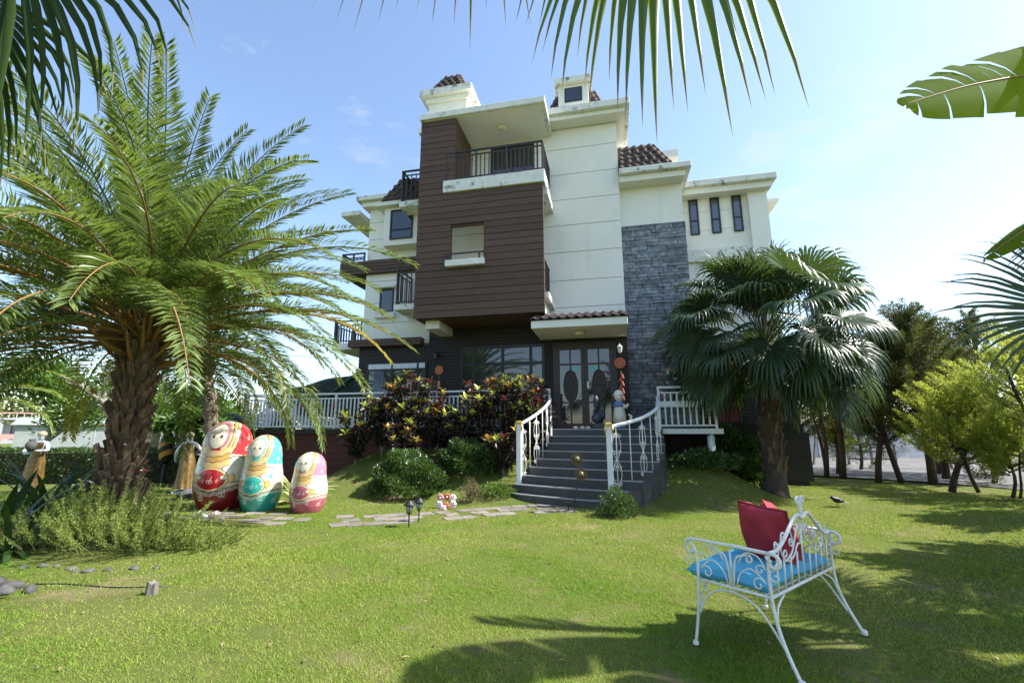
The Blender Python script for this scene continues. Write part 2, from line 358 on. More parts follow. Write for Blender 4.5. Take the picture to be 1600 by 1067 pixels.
# balcony slabs behind the screen
hb('balcony_slab', 'wall_cream', -5.595, -1.78, 12.19, 13.598, 4.74, 5.30)
hb('support_beam', 'trim_white', -5.35, -4.92, 12.35, 13.57, 4.44, 4.685)
def rail(x0, y0, x1, y1, z0, z1, n, posts=2, parent=villa, m='dark_metal', r=.014, gap=.08, tilt=0):
    root = hpart(MB().box(min(x0,x1)-.03, max(x0,x1)+.03, min(y0,y1)-.03, max(y0,y1)+.03, z1-.045, z1), 'railing', m, parent)
    hp = lambda nm, *b: sub(nm, m, root, *b)
    for zz in (z0+gap, z1-.17): hp('rail', min(x0,x1)-.018, max(x0,x1)+.018, min(y0,y1)-.018, max(y0,y1)+.018, zz-.017, zz+.017)
    for i in range(n+1):
        t = i/n; x, y = x0+(x1-x0)*t, y0+(y1-y0)*t
        post = (i % max(1, n//max(1,posts)) == 0)
        e = .024 if post else r
        hp('post' if post else 'baluster', x-e, x+e, y-e, y+e, z0 if post else z0+gap+.0172, z1-.0455 if post else z1-.1872)
    return root
top = hb('upper_balcony_slab', 'stained_trim', -4.78, -1.66, 11.93, 13.598, 8.566, 8.95, bevel=.01)
sub('slab_lip', 'stained_trim', top, -1.9, -1.62, 12.3, 13.59, 8.36, 8.562)
rail(-4.70, 12.02, -1.74, 12.02, 8.95, 9.94, 22, 3); rail(-1.74, 12.1, -1.74, 13.55, 8.95, 9.94, 10, 1)
# upper terrace door
d = hb('terrace_door', 'black_frame', -3.72, -2.22, 13.54, 13.598, 8.96, 10.95)
for i in range(2): sub('pane', 'glass_dark', d, -3.66+i*.73, -3.01+i*.73, 13.53, 13.545, 9.02, 10.88)
hb('roof_canopy', 'stained_trim', -5.63, -1.62, 11.9, 13.6, 11.15, 11.36, bevel=.012)
hpart(MB().box(-5.5,-1.76,12.0,13.59,11.138,11.149), 'canopy_ceiling', 'wall_cream')
def dome_lamp(x, y, z, r=.16):
    o = hpart(MB().lathe([(r*.7,0),(r*.75,-.03),(r*.45,-.05)], (x,y,z-.001), 20), 'ceiling_light', 'trim_white')
    hpart(MB().lathe([(r,-.02),(r,-.05),(r*.85,-.085),(r*.5,-.105),(.01,-.11)], (x,y,z-.001), 24), 'lamp_shade', 'lamp_glass', o, smooth=True)
dome_lamp(-3.15, 12.75, 11.138)
# screen window ledge with little rail
pl = hb('window_planter', 'stained_trim', -4.62, -3.44, 11.86, 11.998, 6.17, 6.36, bevel=.008)
for b in ((-4.64,-3.42,11.86,11.9,6.52,6.56),(-4.5,-4.46,11.86,11.9,6.36,6.52),(-3.6,-3.56,11.86,11.9,6.36,6.52)): sub('ledge_rail', 'dark_metal', pl, *b)
hb('inner_window', 'glass_dark', -3.55, -3.2, 13.57, 13.599, 5.9, 6.95)
# small balconies to the left of the screen
for z0, z1, zt in ((8.57, 8.76, 9.87), (5.13, 5.31, 6.5)):
    s_ = hb('side_balcony_slab', 'stained_trim', -6.5, -5.603, 12.5, 13.598, z0, z1, bevel=.01)
    rail(-6.44, 12.56, -5.65, 12.56, z1, zt, 5, 1); rail(-6.44, 12.64, -6.44, 13.55, z1, zt, 6, 1)
rail(-1.80, 12.25, -1.80, 13.55, 5.31, 6.45, 8, 1)
hb('side_slab', 'stained_trim', -1.777, -1.62, 12.2, 13.597, 5.13, 5.31)
# main cornice, two steps
cor = hb('cornice', 'trim_white', -6.0, .75, 13.12, 21.1, 11.362, 11.50); sub('cornice_cap', 'stained_trim', cor, -6.15, .9, 12.96, 21.2, 11.505, 11.73, bevel=.01)
# roof turret (left)
tur = hb('roof_turret', 'trim_white', -5.82, -4.45, 13.0, 14.5, 11.735, 12.60)
sub('turret_lip', 'trim_white', tur, -5.92, -4.36, 12.92, 14.6, 12.605, 12.78); sub('turret_cap', 'stained_trim', tur, -6.08, -4.22, 12.76, 14.75, 12.785, 13.02)
# roof tiles: barrel tile meshes laid on slopes
def tile_mesh(w_, l_):
    vs, fs = [], []; prof = [(-.5,.0),(-.34,.03),(-.17,.045),(0,.03),(.15,.005),(.32,-.004),(.5,.0)]
    for y in (0, l_):
        for (px, pz) in prof: vs.append((px*w_, y, pz+(.02 if y == 0 else 0)))
    for (px, pz) in prof: vs.append((px*w_, 0, pz-.012))
    n = len(prof)
    for i in range(n-1): fs += [(i, i+1, n+i+1, n+i), (2*n+i, 2*n+i+1, i+1, i)]
    me = bpy.data.meshes.new('roof_tile'); me.from_pydata(vs, [], fs); me.materials.append(MATS['roof_tile']); me.polygons.foreach_set('use_smooth', [True]*len(fs)); return me
TILE = tile_mesh(.24, .27)
def tiled_slope(parent, bl, br, tr, tl, tw=.235, tl_=.25, name='tile'):
    bl, br, tr, tl = map(Vector, (bl, br, tr, tl)); ux = (br-bl).normalized(); up = tl-bl; up = (up-ux*up.dot(ux)); H = up.length; uy = up.normalized(); uz = ux.cross(uy)
    rows = max(1, round(H/tl_)); rot = Matrix((ux, uy, uz)).transposed().to_euler()
    for r_ in range(rows):
        t = (r_+.5)/rows; a = (bl+(tl-bl)*t-bl).dot(ux); b = (br+(tr-br)*t-bl).dot(ux); n = max(1, round((b-a)/tw))
        for c in range(n):
            x = a+(b-a)*(c+.5)/n
            link('tile', TILE, parent, bl+ux*x+uy*(r_*H/rows)+uz*.012, rot, ((b-a)/n/tw*.98, H/rows/tl_*.98, 1))
def mansard(name, b, t, faces='fr'):
    """b=(x0,x1,y0,y1,z), t likewise; tiles on front (f), right (r), left (l) slopes"""
    o = hpart(MB().frustum(b, t), name, 'brown_back')
    x0,x1,y0,y1,z0 = b; X0,X1,Y0,Y1,z1 = t
    if 'f' in faces: tiled_slope(o, (x0,y0,z0),(x1,y0,z0),(X1,Y0,z1),(X0,Y0,z1))
    if 'r' in faces: tiled_slope(o, (x1,y0,z0),(x1,y1,z0),(X1,Y1,z1),(X1,Y0,z1))
    if 'l' in faces: tiled_slope(o, (x0,y1,z0),(x0,y0,z0),(X0,Y0,z1),(X0,Y1,z1))
    return o
mansard('turret_roof', (-5.85,-4.45,12.95,14.5,13.022), (-5.42,-4.88,13.5,13.95,14.05), 'flr')
mansard('dormer_roof', (-1.75,.12,13.3,16,11.735), (-1.45,-.18,13.75,15.6,12.75), 'flr')
dor = hb('dormer', 'trim_white', -1.34, -.36, 13.2, 14.8, 11.74, 12.66); sub('dormer_cap', 'stained_trim', dor, -1.46, -.26, 13.05, 14.9, 12.665, 12.86)
dw = sub('window', 'black_frame', dor, -1.13, -.56, 13.185, 13.198, 12.02, 12.55); sub('pane', 'glass_dark', dor, -1.09, -.6, 13.178, 13.184, 12.06, 12.51)
# bay cornice and tiled roof
c2 = hb('bay_cornice', 'trim_white', .49, 2.45, 13.42, 17, 9.10, 9.29); sub('cornice_cap', 'stained_trim', c2, .488, 2.61, 13.25, 17.1, 9.295, 9.47, bevel=.01)
mansard('bay_roof', (.49,2.13,13.4,16.5,9.472), (.49,1.62,13.95,16.2,10.6), 'fr')
hb('rear_cornice', 'trim_white', .49, 2.55, 15.0, 18, 10.75, 11.0)
# side wing cornice and slit windows
c3 = hb('side_wing_cornice', 'trim_white', 2.45, 5.28, 14.86, 21, 9.19, 9.39); sub('cornice_cap', 'stained_trim', c3, 2.455, 5.42, 14.7, 21.1, 9.395, 9.6, bevel=.01)
def window(x0, x1, z0, z1, y, parent=villa, mull=(), trans=(), fw=.045, glass='glass_dark', sill=None, name='window'):
    f = MB(); d = .05
    for b in ((x0,x1,y-d,y,z0,z0+fw),(x0,x1,y-d,y,z1-fw,z1),(x0,x0+fw,y-d,y,z0+fw+.0005,z1-fw-.0005),(x1-fw,x1,y-d,y,z0+fw+.0005,z1-fw-.0005)): f.box(*b)
    for mx_ in mull: f.box(mx_-fw/2, mx_+fw/2, y-d+.003, y, z0+fw+.0005, z1-fw-.0005)
    for tz in trans: f.box(x0+fw+.0005, x1-fw-.0005, y-d+.006, y, tz-fw/2, tz+fw/2)
    o = hpart(f, name, 'black_frame', parent)
    xs_ = [x0+fw]+sorted(mull)+[x1-fw]; zs_ = [z0+fw]+sorted(trans)+[z1-fw]
    for a, b in zip(xs_[:-1], xs_[1:]):
        for c, e in zip(zs_[:-1], zs_[1:]): sub('pane', glass, o, a+.004, b-.004, y-.022, y-.012, c+.004, e-.004)
    if sill: sub('sill', 'stained_trim', o, x0-.1, x1+.12, y-.16, y-.001, z0-.2, z0-.03)
    return o
for x in (2.80, 3.48, 4.16): window(x, x+.29, 7.92, 9.20, 15.3, trans=(8.42,), glass='glass_blue')
# left wing: cornice, bay window, timber balcony, ledge
c4 = hb('left_cornice', 'trim_white', -8.34, -5.66, 13.33, 21, 9.2, 9.37); sub('cornice_cap', 'stained_trim', c4, -8.5, -5.66, 13.18, 21.1, 9.375, 9.54, bevel=.01)
bayw = hb('bay_window', 'wall_cream', -7.34, -6.03, 13.13, 13.598, 7.57, 8.93)
window(-7.09, -6.28, 7.76, 8.82, 13.129, bayw, trans=(8.1,)); 
sub('bay_window_cap', 'stained_trim', bayw, -7.6, -5.68, 12.92, 13.59, 8.935, 9.07)
mansard('bay_window_roof', (-7.42,-5.68,12.96,13.30,9.072), (-6.85,-5.68,13.2,13.31,9.95), 'fl')
window(-7.58, -7.08, 5.38, 6.2, W, sill=True)
hb('window_hood', 'stained_trim', -7.75, -6.98, 13.42, 13.598, 6.22, 6.30)
band = hb('timber_balcony', 'brown_back', -9.06, -5.62, 13.44, 13.56, 6.76, 7.22)
planks(band, -9.08, -5.61, 13.4, 13.438, 6.76, 7.23, .115)
planks(band, -9.10, -9.062, 13.44, 16, 6.76, 7.23, .115)
sub('balcony_floor', 'brown_back', band, -9.05, -8.185, 13.57, 16, 6.77, 6.87)
rail(-9.03, 13.47, -8.2, 13.47, 7.23, 7.55, 6, 2); rail(-9.03, 13.55, -9.03, 15.9, 7.23, 7.55, 8, 2)
hb('left_eave', 'stained_trim', -9.22, -8.51, 13.45, 17, 9.0, 9.16); hb('left_rear_wall', 'wall_cream', -9.1, -8.185, 15.6, 21, 4.4, 9.0)
for i in range(2): hb('timber_ledge', 'brown_plank', -8.5, -5.92, 13.3, 13.598, 4.19+i*.122, 4.305+i*.122)
hb('left_balcony_slab', 'trim_white', -9.3, -8.185, 13.6, 16, 4.18, 4.4)
rail(-9.25, 13.66, -8.25, 13.66, 4.4, 5.2, 9, 1); rail(-9.25, 13.75, -9.25, 15.9, 4.4, 5.2, 14, 2)
# dark ground-floor siding (boards too fine to pick apart singly)
sd_ = MB(); z = 1.5
while z < 4.95:
    b = min(z+.096, 4.92); sd_.box(-5.72, -1.66, 13.52, 13.598, z, b) if z < 4.7 else None
    if z < 4.14: sd_.box(-1.655, .485, 13.50, 13.597, z, b)
    if z < 4.16: sd_.box(-8.2, -5.725, 13.535, 13.599, z, min(b, 4.18))
    z += .105
z = .1
while z < 4.1: sd_.box(2.42, 5.24, 15.02, 15.115, z, z+.096); z += .105
sd_o = hpart(sd_, 'siding', 'dark_siding'); sd_o['kind'] = 'stuff'
hb('siding_back', 'brown_back', -8.18, .48, 13.57, 13.596, 1.2, 4.9) if False else None
window(-4.62, -1.95, 2.35, 4.08, 13.519, mull=(-4.19,-3.26,-2.38), trans=(3.5,), fw=.09, glass='glass_sky', name='lounge_window')
lw = window(-7.85, -5.75, 2.4, 3.66, 13.534, mull=(-6.95,-6.06), trans=(3.42,), fw=.05, glass='glass_dark', name='kitchen_window')
for a, b in ((-7.79,-6.98),(-6.92,-6.09),(-6.02,-5.81)): sub('blind', 'blind_pale', lw, a, b, 13.47, 13.483, 3.45, 3.61)
sub('curtain', 'curtain', lw, -7.6, -7.25, 13.5, 13.505, 2.45, 3.38)
mat('maroon_blind', (.16,.02,.03), rough=.7); rw = window(3.0, 3.75, 1.7, 2.75, 15.015, mull=(3.375,), name='side_window'); sub('blind', 'maroon_blind', rw, 3.05, 3.7, 14.985, 14.992, 1.75, 2.35)
# entrance canopy
ec = hb('entrance_canopy', 'trim_white', -2.08, .47, 11.86, 13.49, 4.19, 4.40, bevel=.008)
o = hpart(MB().frustum((-2.12,.50,11.82,13.49,4.402), (-2.0,.47,12.4,13.49,4.66)), 'canopy_roof', 'brown_back', ec)
tiled_slope(ec, (-2.12,11.82,4.41),(.5,11.82,4.41),(.47,12.4,4.665),(-2.0,12.4,4.665))
dome_lamp(-.82, 12.5, 4.188, .15)
# double door
door = hpart(MB().box(-1.70,-1.60,13.44,13.49,1.54,4.08).box(.06,.16,13.44,13.49,1.54,4.08).box(-1.599,.059,13.44,13.49,3.98,4.08).box(-1.72,.18,13.40,13.4895,1.50,1.539), 'door_frame', 'door_wood')
for L0, L1, hx in ((-1.595,-.772,-.80),(-.766,.055,-.735)):
    f = MB(); y0, y1 = 13.41, 13.455; cx = (L0+L1)/2; st = .10
    for b in ((L0,L0+st,y0,y1,1.545,3.975),(L1-st,L1,y0,y1,1.545,3.975),(L0+st+.0005,L1-st-.0005,y0,y1,1.545,1.68),(L0+st+.0005,L1-st-.0005,y0,y1,3.84,3.975),
              (L0+st+.0005,L1-st-.0005,y0+.004,y1,3.38,3.43),(L0+st+.0005,L1-st-.0005,y0+.004,y1,2.26,2.30),(cx-.022,cx+.022,y0+.008,y1,1.6805,2.2595),(cx-.022,cx+.022,y0+.008,y1,2.3005,3.3795),(cx-.022,cx+.022,y0+.008,y1,3.4305,3.8395)): f.box(*b)
    leaf = hpart(f, 'door_leaf', 'door_wood', door)
    for a, b in ((L0+st, cx-.022), (cx+.022, L1-st)):
        for c, e, g in ((1.68,2.26,'glass_dark'),(2.30,2.9,'glass_dark'),(2.9,3.38,'glass_sky'),(3.43,3.84,'glass_sky')): hpart(MB().box(a+.002,b-.002,13.43,13.436,c+.002,e-.002), 'pane', g, door)
    ov = MB(); cz = 2.76; n = 28
    ring = lambda rx, rz, y: [(cx+rx*math.cos(2*PI*i/n), y, cz+rz*math.sin(2*PI*i/n)) for i in range(n+1)]
    ov.tube(ring(.20,.45,13.395), .02, 6, False); ov.tube(ring(.11,.26,13.4), .012, 6, False)
    for k in range(-3,4):
        for s in (-1,1):
            zc = cz+k*.12; ov.tube([(cx+s*(.09+.05*math.cos(a)), 13.4, zc+.055*math.sin(a)) for a in np.linspace(0, 5.2, 9)], .009, 5)
    ov.tube([(cx,13.4,cz-.44),(cx,13.4,cz+.44)], .012, 5); ov.tube([(cx-.19,13.4,cz),(cx+.19,13.4,cz)], .012, 5)
    bk = [(cx+.195*math.cos(2*PI*i/n), 13.408, cz+.445*math.sin(2*PI*i/n)) for i in range(n)]; ov.add(bk, [tuple(range(n))[::-1]])
    hpart(ov, 'oval_ornament', 'door_wood', door)
    hpart(MB().box(hx-.02,hx+.02,13.37,13.41,2.55,3.0), 'door_handle', 'black_metal', door)
    hpart(MB().box(cx+(.03 if hx < -.77 else -.27), cx+(.27 if hx < -.77 else -.06), 13.424, 13.429, 3.2, 3.34), 'sticker', 'sticker_teal', door)
hpart(MB().box(-.705,-.66,13.395,13.409,2.68,2.88), 'tag_plate', 'sticker_white', door)
# wall lamps
def wall_lamp(x, z, y, m='black_metal', s=1):
    o = hpart(MB().box(x-.04,x+.04,y-.03,y,z-.02,z+.16).tube([(x,y-.03,z+.12),(x,y-.1,z+.19),(x,y-.16,z+.14)], .012, 6), 'wall_lamp', m)
    hpart(MB().lathe([(.03,.12),(.085,.06),(.08,.05),(.05,-.1),(.02,-.13)], (x,y-.16,z), 8), 'lantern', m, o)
    hpart(MB().lathe([(.062,.045),(.045,-.08)], (x,y-.16,z), 8), 'lantern_glass', 'lamp_glass', o) if m != 'black_metal' else None
wall_lamp(-5.40, 3.80, 13.515); wall_lamp(.26, 3.80, 13.495, 'iron_white')
# ---------------------------------------------------------------- terrace deck
DZ = 1.52
deck = thing('terrace_deck', 'raised timber terrace with dark red board wall in front of villa', 'deck', (0,0,0))
def dp(name, m, *b, parent=deck, bevel=0): return MB().box(*b).build(name, m, parent, bevel=bevel)
dp('floor_slab', 'deck_wood', -11.05, -8.21, 11.9, 18.5, DZ-.1, DZ-.012); dp('floor_slab', 'deck_wood', -8.205, 2.5, 11.9, 13.515, DZ-.1, DZ-.012)
for i in range(9): dp('floor_board', 'deck_wood', -11.04, 2.48, 11.91+i*.165, 11.91+i*.165+.155, DZ-.011, DZ)
for i in range(8):
    z = -.1+i*.19; dp('wall_board', 'red_wall', -11.0, -1.55, 12.0+.002*(i % 2), 12.05, z, z+.182)
dp('side_wall', 'red_wall', -11.0, -10.95, 12.051, 18.4, -.1, DZ-.101)
dp('edge_beam', 'dark_siding', -11.06, -1.56, 11.86, 11.899, DZ-.12, DZ+.003)
dp('edge_beam', 'white_paint', 1.06, 2.55, 11.85, 11.899, DZ-.12, DZ+.003)
dp('rear_wall', 'dark_siding', 1.0, 5.0, 13.6, 13.66, .2, DZ-.102)
for x in (2.28,):
    MB().lathe([(.085,0),(.085,1.1)], (x,12.0,.3), 16).build('support_post', 'white_paint', deck, True)
    dp('post_block', 'dark_siding', x-.08, x+.08, 11.93, 12.07, 1.35, DZ-.121)
# white terrace railings
def white_rail(label, pts, nb, posts, group='white terrace railings'):
    (x0,y0),(x1,y1) = pts; L = math.hypot(x1-x0, y1-y0); a = math.atan2(y1-y0, x1-x0)
    r_ = thing('terrace_railing', label, 'railing', (x0,y0,DZ), a, group)
    MB().box(-.03, L+.03, -.035, .035, .99, 1.04).build('top_rail', 'white_paint', r_, bevel=.004)
    MB().box(0, L, -.02, .02, .865, .90).build('rail', 'white_paint', r_); MB().box(0, L, -.025, .025, .06, .10).build('rail', 'white_paint', r_)
    bal = MB().box(-.02,.02,-.011,.011,.1005,.8645).mesh('baluster', 'white_paint'); pst = MB().box(-.027,.027,-.027,.027,-.08,.9895).mesh('post', 'white_paint')
    for i in range(posts+1): link('post', pst, r_, (L*i/posts, .0, 0))
    for i in range(1, nb): link('baluster', bal, r_, (L*i/nb, 0, 0)) if abs((i*posts/nb) % 1) > 1e-6 else None
    return r_
white_rail('long white slatted railing along the terrace front behind the crotons', ((-11.0,11.94),(-1.62,11.94)), 78, 6)
white_rail('white slatted railing at the left end of the terrace running back', ((-10.98,12.05),(-10.98,17.9)), 44, 4)
white_rail('short white slatted railing right of the stairs behind the fan palm', ((1.12,11.94),(2.42,11.94)), 9, 1)
# ---------------------------------------------------------------- entrance stairs: nine curved steps
stairs = thing('entrance_stairs', 'curved dark granite stairs of nine steps leading up to the front door', 'stairs', (-.7, 10.5, 0))
def crv(pts, t):
    pts = [Vector(p) for p in pts]; n = len(pts)-1; t = min(max(t,0),1)*n; i = min(int(t), n-1); f = t-i
    p0, p1, p2, p3 = pts[max(i-1,0)], pts[i], pts[i+1], pts[min(i+2,n)]
    return .5*((2*p1)+(p2-p0)*f+(2*p0-5*p1+4*p2-p3)*f*f+(3*p1-p0-3*p2+p3)*f**3)
LC = [(-2.28,9.98,0),(-1.95,10.45,0),(-1.70,11.1,0),(-1.60,11.8,0)]       # left side of the flight, bottom to top
RC = [(.02,9.12,0),(.66,9.72,0),(1.05,10.55,0),(1.16,11.8,0)]            # right side
inv = Matrix.Translation((.7,-10.5,0))
for k in range(9):                                                        # k = 0 lowest
    a, b = crv(LC, k/8.), crv(RC, k/8.); z1 = DZ*(k+1)/9
    if k < 8: c, d = crv(RC, (k+1)/8.), crv(LC, (k+1)/8.)
    else: c, d = Vector((1.16,13.4,0)), Vector((-1.60,13.4,0))
    m_ = (a+b)/2; bow = (b-a).normalized(); nrm = Vector((bow.y,-bow.x,0))
    front = [a+(b-a)*(i/8.)+nrm*.12*(1-(2*i/8.-1)**2)*(1-k/8.) for i in range(9)]
    if k < 8: nb_ = (c-d).normalized(); nn = Vector((nb_.y,-nb_.x,0)); back = [d+(c-d)*(i/8.)+nn*(.12*(1-(2*i/8.-1)**2)*(1-(k+1)/8.)-.06) for i in range(9)][::-1]
    else: back = [c, d]
    poly = [(p.x,p.y) for p in front+back]
    st = MB().prism(poly, -.1, z1-.022-(.006 if k == 8 else 0)).build('step', 'granite_step', stairs); st.matrix_parent_inverse = inv
    nz = MB().prism([(p.x,p.y) for p in [q+nrm*.012 for q in front]+[q-nrm*.045 for q in front[::-1]]], z1-.0215, z1+.004*(k == 8)).build('nosing', 'step_nosing', stairs); nz.matrix_parent_inverse = inv
    if k < 8:
        td = MB().prism([(p.x,p.y) for p in [q-nrm*.0455 for q in front]+back], z1-.0215, z1-.002).build('tread', 'granite_step', stairs); td.matrix_parent_inverse = inv
# ---------------------------------------------------------------- wrought-iron stair railings
def scroll_pts(c, u, s, turns=1.25, r0=.06, n=14, flip=1):
    """spiral in the vertical plane along direction u"""
    pts = []
    for i in range(n):
        a = flip*(turns*2*PI*i/(n-1)); r_ = r0*(1-.75*i/(n-1)); pts.append(c+u*(r_*math.cos(a)*s)+Vector((0,0,r_*math.sin(a))))
    return pts
def stair_rail(label, foot, curve, zt0, zt1, zb0, zb1, bays):
    r_ = thing('stair_railing', label, 'railing', foot, 0, 'white wrought-iron stair railings')
    O = Vector(foot); P = lambda t: crv(curve, t)
    top = [P(t/16.)+Vector((0,0,zt0+(zt1-zt0)*(t/16.)**1.25))-O for t in range(17)]; bot = [P(t/16.)+Vector((0,0,zb0+(zb1-zb0)*(t/16.)**1.5))-O for t in range(17)]
    MB().tube(top, .038, 8).build('handrail', 'white_paint', r_, True); MB().tube(bot, .034, 8).build('bottom_rail', 'white_paint', r_, True)
    MB().box(-.055,.055,-.055,.055,0,1.46).build('newel_post', 'white_paint', r_, bevel=.008)
    cp = MB().box(-.075,.075,-.075,.075,1.461,1.50).frustum((-.07,.07,-.07,.07,1.501),(-.03,.03,-.03,.03,1.535)).build('newel_cap', 'gilt', r_)
    for sx, sy in ((-.06,-.06),(.06,-.06)): MB().tube([(sx,sy,1.46),(sx*1.3,sy*1.3,1.40),(sx*1.1,sy*1.1,1.33),(sx,sy,1.26)], [.018,.022,.014,.004], 6).build('gilt_drop', 'gilt', r_)
    MB().box(-.075,.075,-.075,.075,0,.03).build('base_plate', 'gilt', r_)
    e = top[-1]; MB().tube([e, Vector((e.x,e.y,bot[-1].z-.25))], .03, 8).build('end_post', 'white_paint', r_)
    for k in range(bays*2):
        t = (k+.7)/(bays*2); i = min(15, int(t*16)); f = t*16-i
        a = bot[i].lerp(bot[i+1], f); b = top[i].lerp(top[i+1], f); u = (top[i+1]-top[i]); u.z = 0; u.normalize(); h = (b-a).length
        bal = MB().tube([a, b], .011, 6)
        if k % 2 == 0:
            for s in (-1, 1):
                for fc, r0, fl in ((.5,.075,1),(.5,.075,-1)): 
                    c = a.lerp(b, fc); ht = h*.40
                    ln = [c+u*s*(.012+.085*math.sin(PI*q/10.)**1.0)+Vector((0,0,fl*ht*q/10.)) for q in range(11)]; bal.tube(ln, .0065, 5)
                for zc, fl in ((.14,1),(.86,-1),(.40,-1),(.60,1)): bal.tube(scroll_pts(a.lerp(b, zc)+u*s*.055, u, s, 1.2, .05, 12, fl), .007, 5)
        bal.build('scrolled_baluster' if k % 2 == 0 else 'baluster', 'iron_white', r_, True)
        if k % 2: MB().ball(a.lerp(b, .5), .02, 8, 5).build('gilt_knop', 'gilt', r_, True)
    return r_
stair_rail('white iron railing with scrolls on the left of the stairs, beside the crotons', (-2.10,10.30,.16), [(-2.10,10.30,0),(-1.86,10.60,0),(-1.64,11.05,0),(-1.56,11.7,0)], 1.60, 2.27, .30, 1.25, 3)
stair_rail('white iron railing with scrolls on the right of the stairs, bulging outward', (-.10,9.42,.10), [(-.10,9.42,0),(.56,9.86,0),(.97,10.6,0),(1.06,11.6,0)], 1.53, 2.28, .22, 1.25, 4)
# ---------------------------------------------------------------- things round the door
def octagon(label, x, y, z, r_, tilt=0):
    o = thing('octagonal_plaque', label, 'plaque', (x,y,z), 0, 'octagonal red plaques on the wall')
    def octo(rr, y0, y1): 
        m = MB(); n = 8; p = [(rr*math.cos(PI/8+i*PI/4), rr*math.sin(PI/8+i*PI/4)) for i in range(n)]
        m.add([(a,y0,b) for a, b in p]+[(a,y1,b) for a, b in p], [tuple(range(n)), tuple(range(2*n-1,n-1,-1))]+[(i,n+i,n+(i+1)%n,(i+1)%n) for i in range(n)]); return m
    octo(r_, -.03, 0).build('board', 'plaque_red', o); octo(r_*.83, -.036, -.0305).build('inner_board', 'plaque_gold', o); octo(r_*.78, -.042, -.0365).build('field', 'plaque_red', o)
    ch = MB(); s = r_*.42
    for bx_ in ((-1,1,.55,.7),(-.8,.8,.1,.22),(-1,1,-.3,-.18),(-.08,.08,-.95,.95),(-.7,-.55,-.9,-.3),(.55,.7,-.9,-.3),(-.7,.7,-.95,-.83)): ch.box(bx_[0]*s,bx_[1]*s,-.047,-.0425,bx_[2]*s,bx_[3]*s)
    ch.build('character', 'plaque_gold', o)
octagon('orange-red octagonal plaque on the dark wall above the crotons', -5.33, 13.515, 3.36, .15)
octagon('orange-red octagonal plaque hanging right of the front door', .25, 13.435, 3.40, .17)
t = thing('hanging_tassel', 'small orange tassel hanging below the plaque above the crotons', 'ornament', (-5.33,13.50,2.9))
MB().tube([(0,0,.3),(0,0,.12)], .006, 5).build('cord', 'plaque_gold', t); MB().lathe([(.02,.12),(.05,.08),(.045,-.05),(.06,-.12)], (0,0,0), 8).build('tassel', 'plaque_gold', t)
mat('cracker_red', (.50,.14,.11), (.40,.10,.08), scale=20, rough=.5); mat('figure_cream', (.76,.72,.58), (.68,.63,.5), scale=9, rough=.4); mat('figure_blue', (.10,.20,.42), rough=.4); mat('slate_blue', (.05,.06,.085), (.03,.035,.05), scale=14, rough=.45)
t = thing('firecracker_string', 'string of red firecrackers hanging beside the front door', 'decoration', (.27,13.43,2.12))
MB().tube([(0,0,1.06),(0,0,0)], .008, 5).build('cord', 'gilt', t)
for i in range(9):
    s = -1 if i % 2 else 1; MB().tube([(s*.02,-.02,.96-i*.105),(s*.06,-.04,.82-i*.105)], .026, 8).build('firecracker', 'cracker_red', t)
fg = thing('angel_figurine', 'cream garden figurine in a blue cape standing at the stair top', 'figurine', (.16,12.45,DZ))
b_ = MB(); b_.lathe([(.17,0),(.19,.03),(.185,.16)], (0,0,0), 18); b_.build('blue_hem', 'figure_blue', fg, True)
b_ = MB(); b_.lathe([(.186,.161),(.165,.35),(.13,.56),(.11,.66),(.07,.72),(.06,.74)], (0,0,0), 18); b_.tube([(.1,-.04,.60),(.19,-.08,.56),(.23,-.14,.64)], [.055,.045,.03], 8); b_.build('robe', 'figure_cream', fg, True)
b_ = MB(); b_.lathe([(.115,.56),(.15,.58),(.14,.64),(.09,.72)], (-.015,-.01,0), 16); b_.build('cape', 'figure_blue', fg, True)
hd = MB().ball((0,-.01,.84), .115, 14, 10, 1.05).build('head', 'figure_cream', fg, True)
MB().lathe([(.15,-.01),(.155,0),(.13,.02),(.11,.09),(.06,.13),(.01,.14)], (.0,.01,.88), 16).build('bonnet', 'figure_cream', fg, True)
MB().tube([(.2,-.05,.1),(.28,-.06,.2),(.29,-.05,.33),(.22,-.04,.38)], [.05,.045,.04,.02], 8).build('lamb', 'figure_cream', fg, True)
tr = thing('toy_train', 'dark blue ornamental toy locomotive on the stair landing', 'ornament', (-.38,12.3,DZ))
MB().box(-.16,.2,-.14,.14,.02,.14).build('chassis', 'slate_blue', tr); MB().tube([(-.05,-.18,.27),(-.05,.2,.27)], .13, 14).build('boiler', 'slate_blue', tr, True)
MB().box(-.14,.14,.0,.2,.30,.50).build('cab', 'slate_blue', tr); MB().lathe([(.05,.36),(.05,.55),(.075,.60),(.06,.66),(.085,.72),(.06,.80),(.03,.86)], (-.05,-.08,0), 10).build('funnel', 'slate_blue', tr, True)
for x in (-.19,.2):
    for y in (-.1,.1): MB().tube([(x-.015,y,.09),(x+.015,y,.09)], .085, 12).build('wheel', 'slate_blue', tr)
MB().tube([(.12,-.05,.42),(.12,-.05,.7)], .02, 6).build('stack', 'slate_blue', tr)
ss = thing('slipper_pair', 'pale slippers left on the landing by the door', 'slippers', (-.85,12.15,DZ))
for x in (-.12,.05,.2): MB().ball((x,0,.035), .07, 8, 5, .5).build('slipper', 'figure_cream', ss, True)
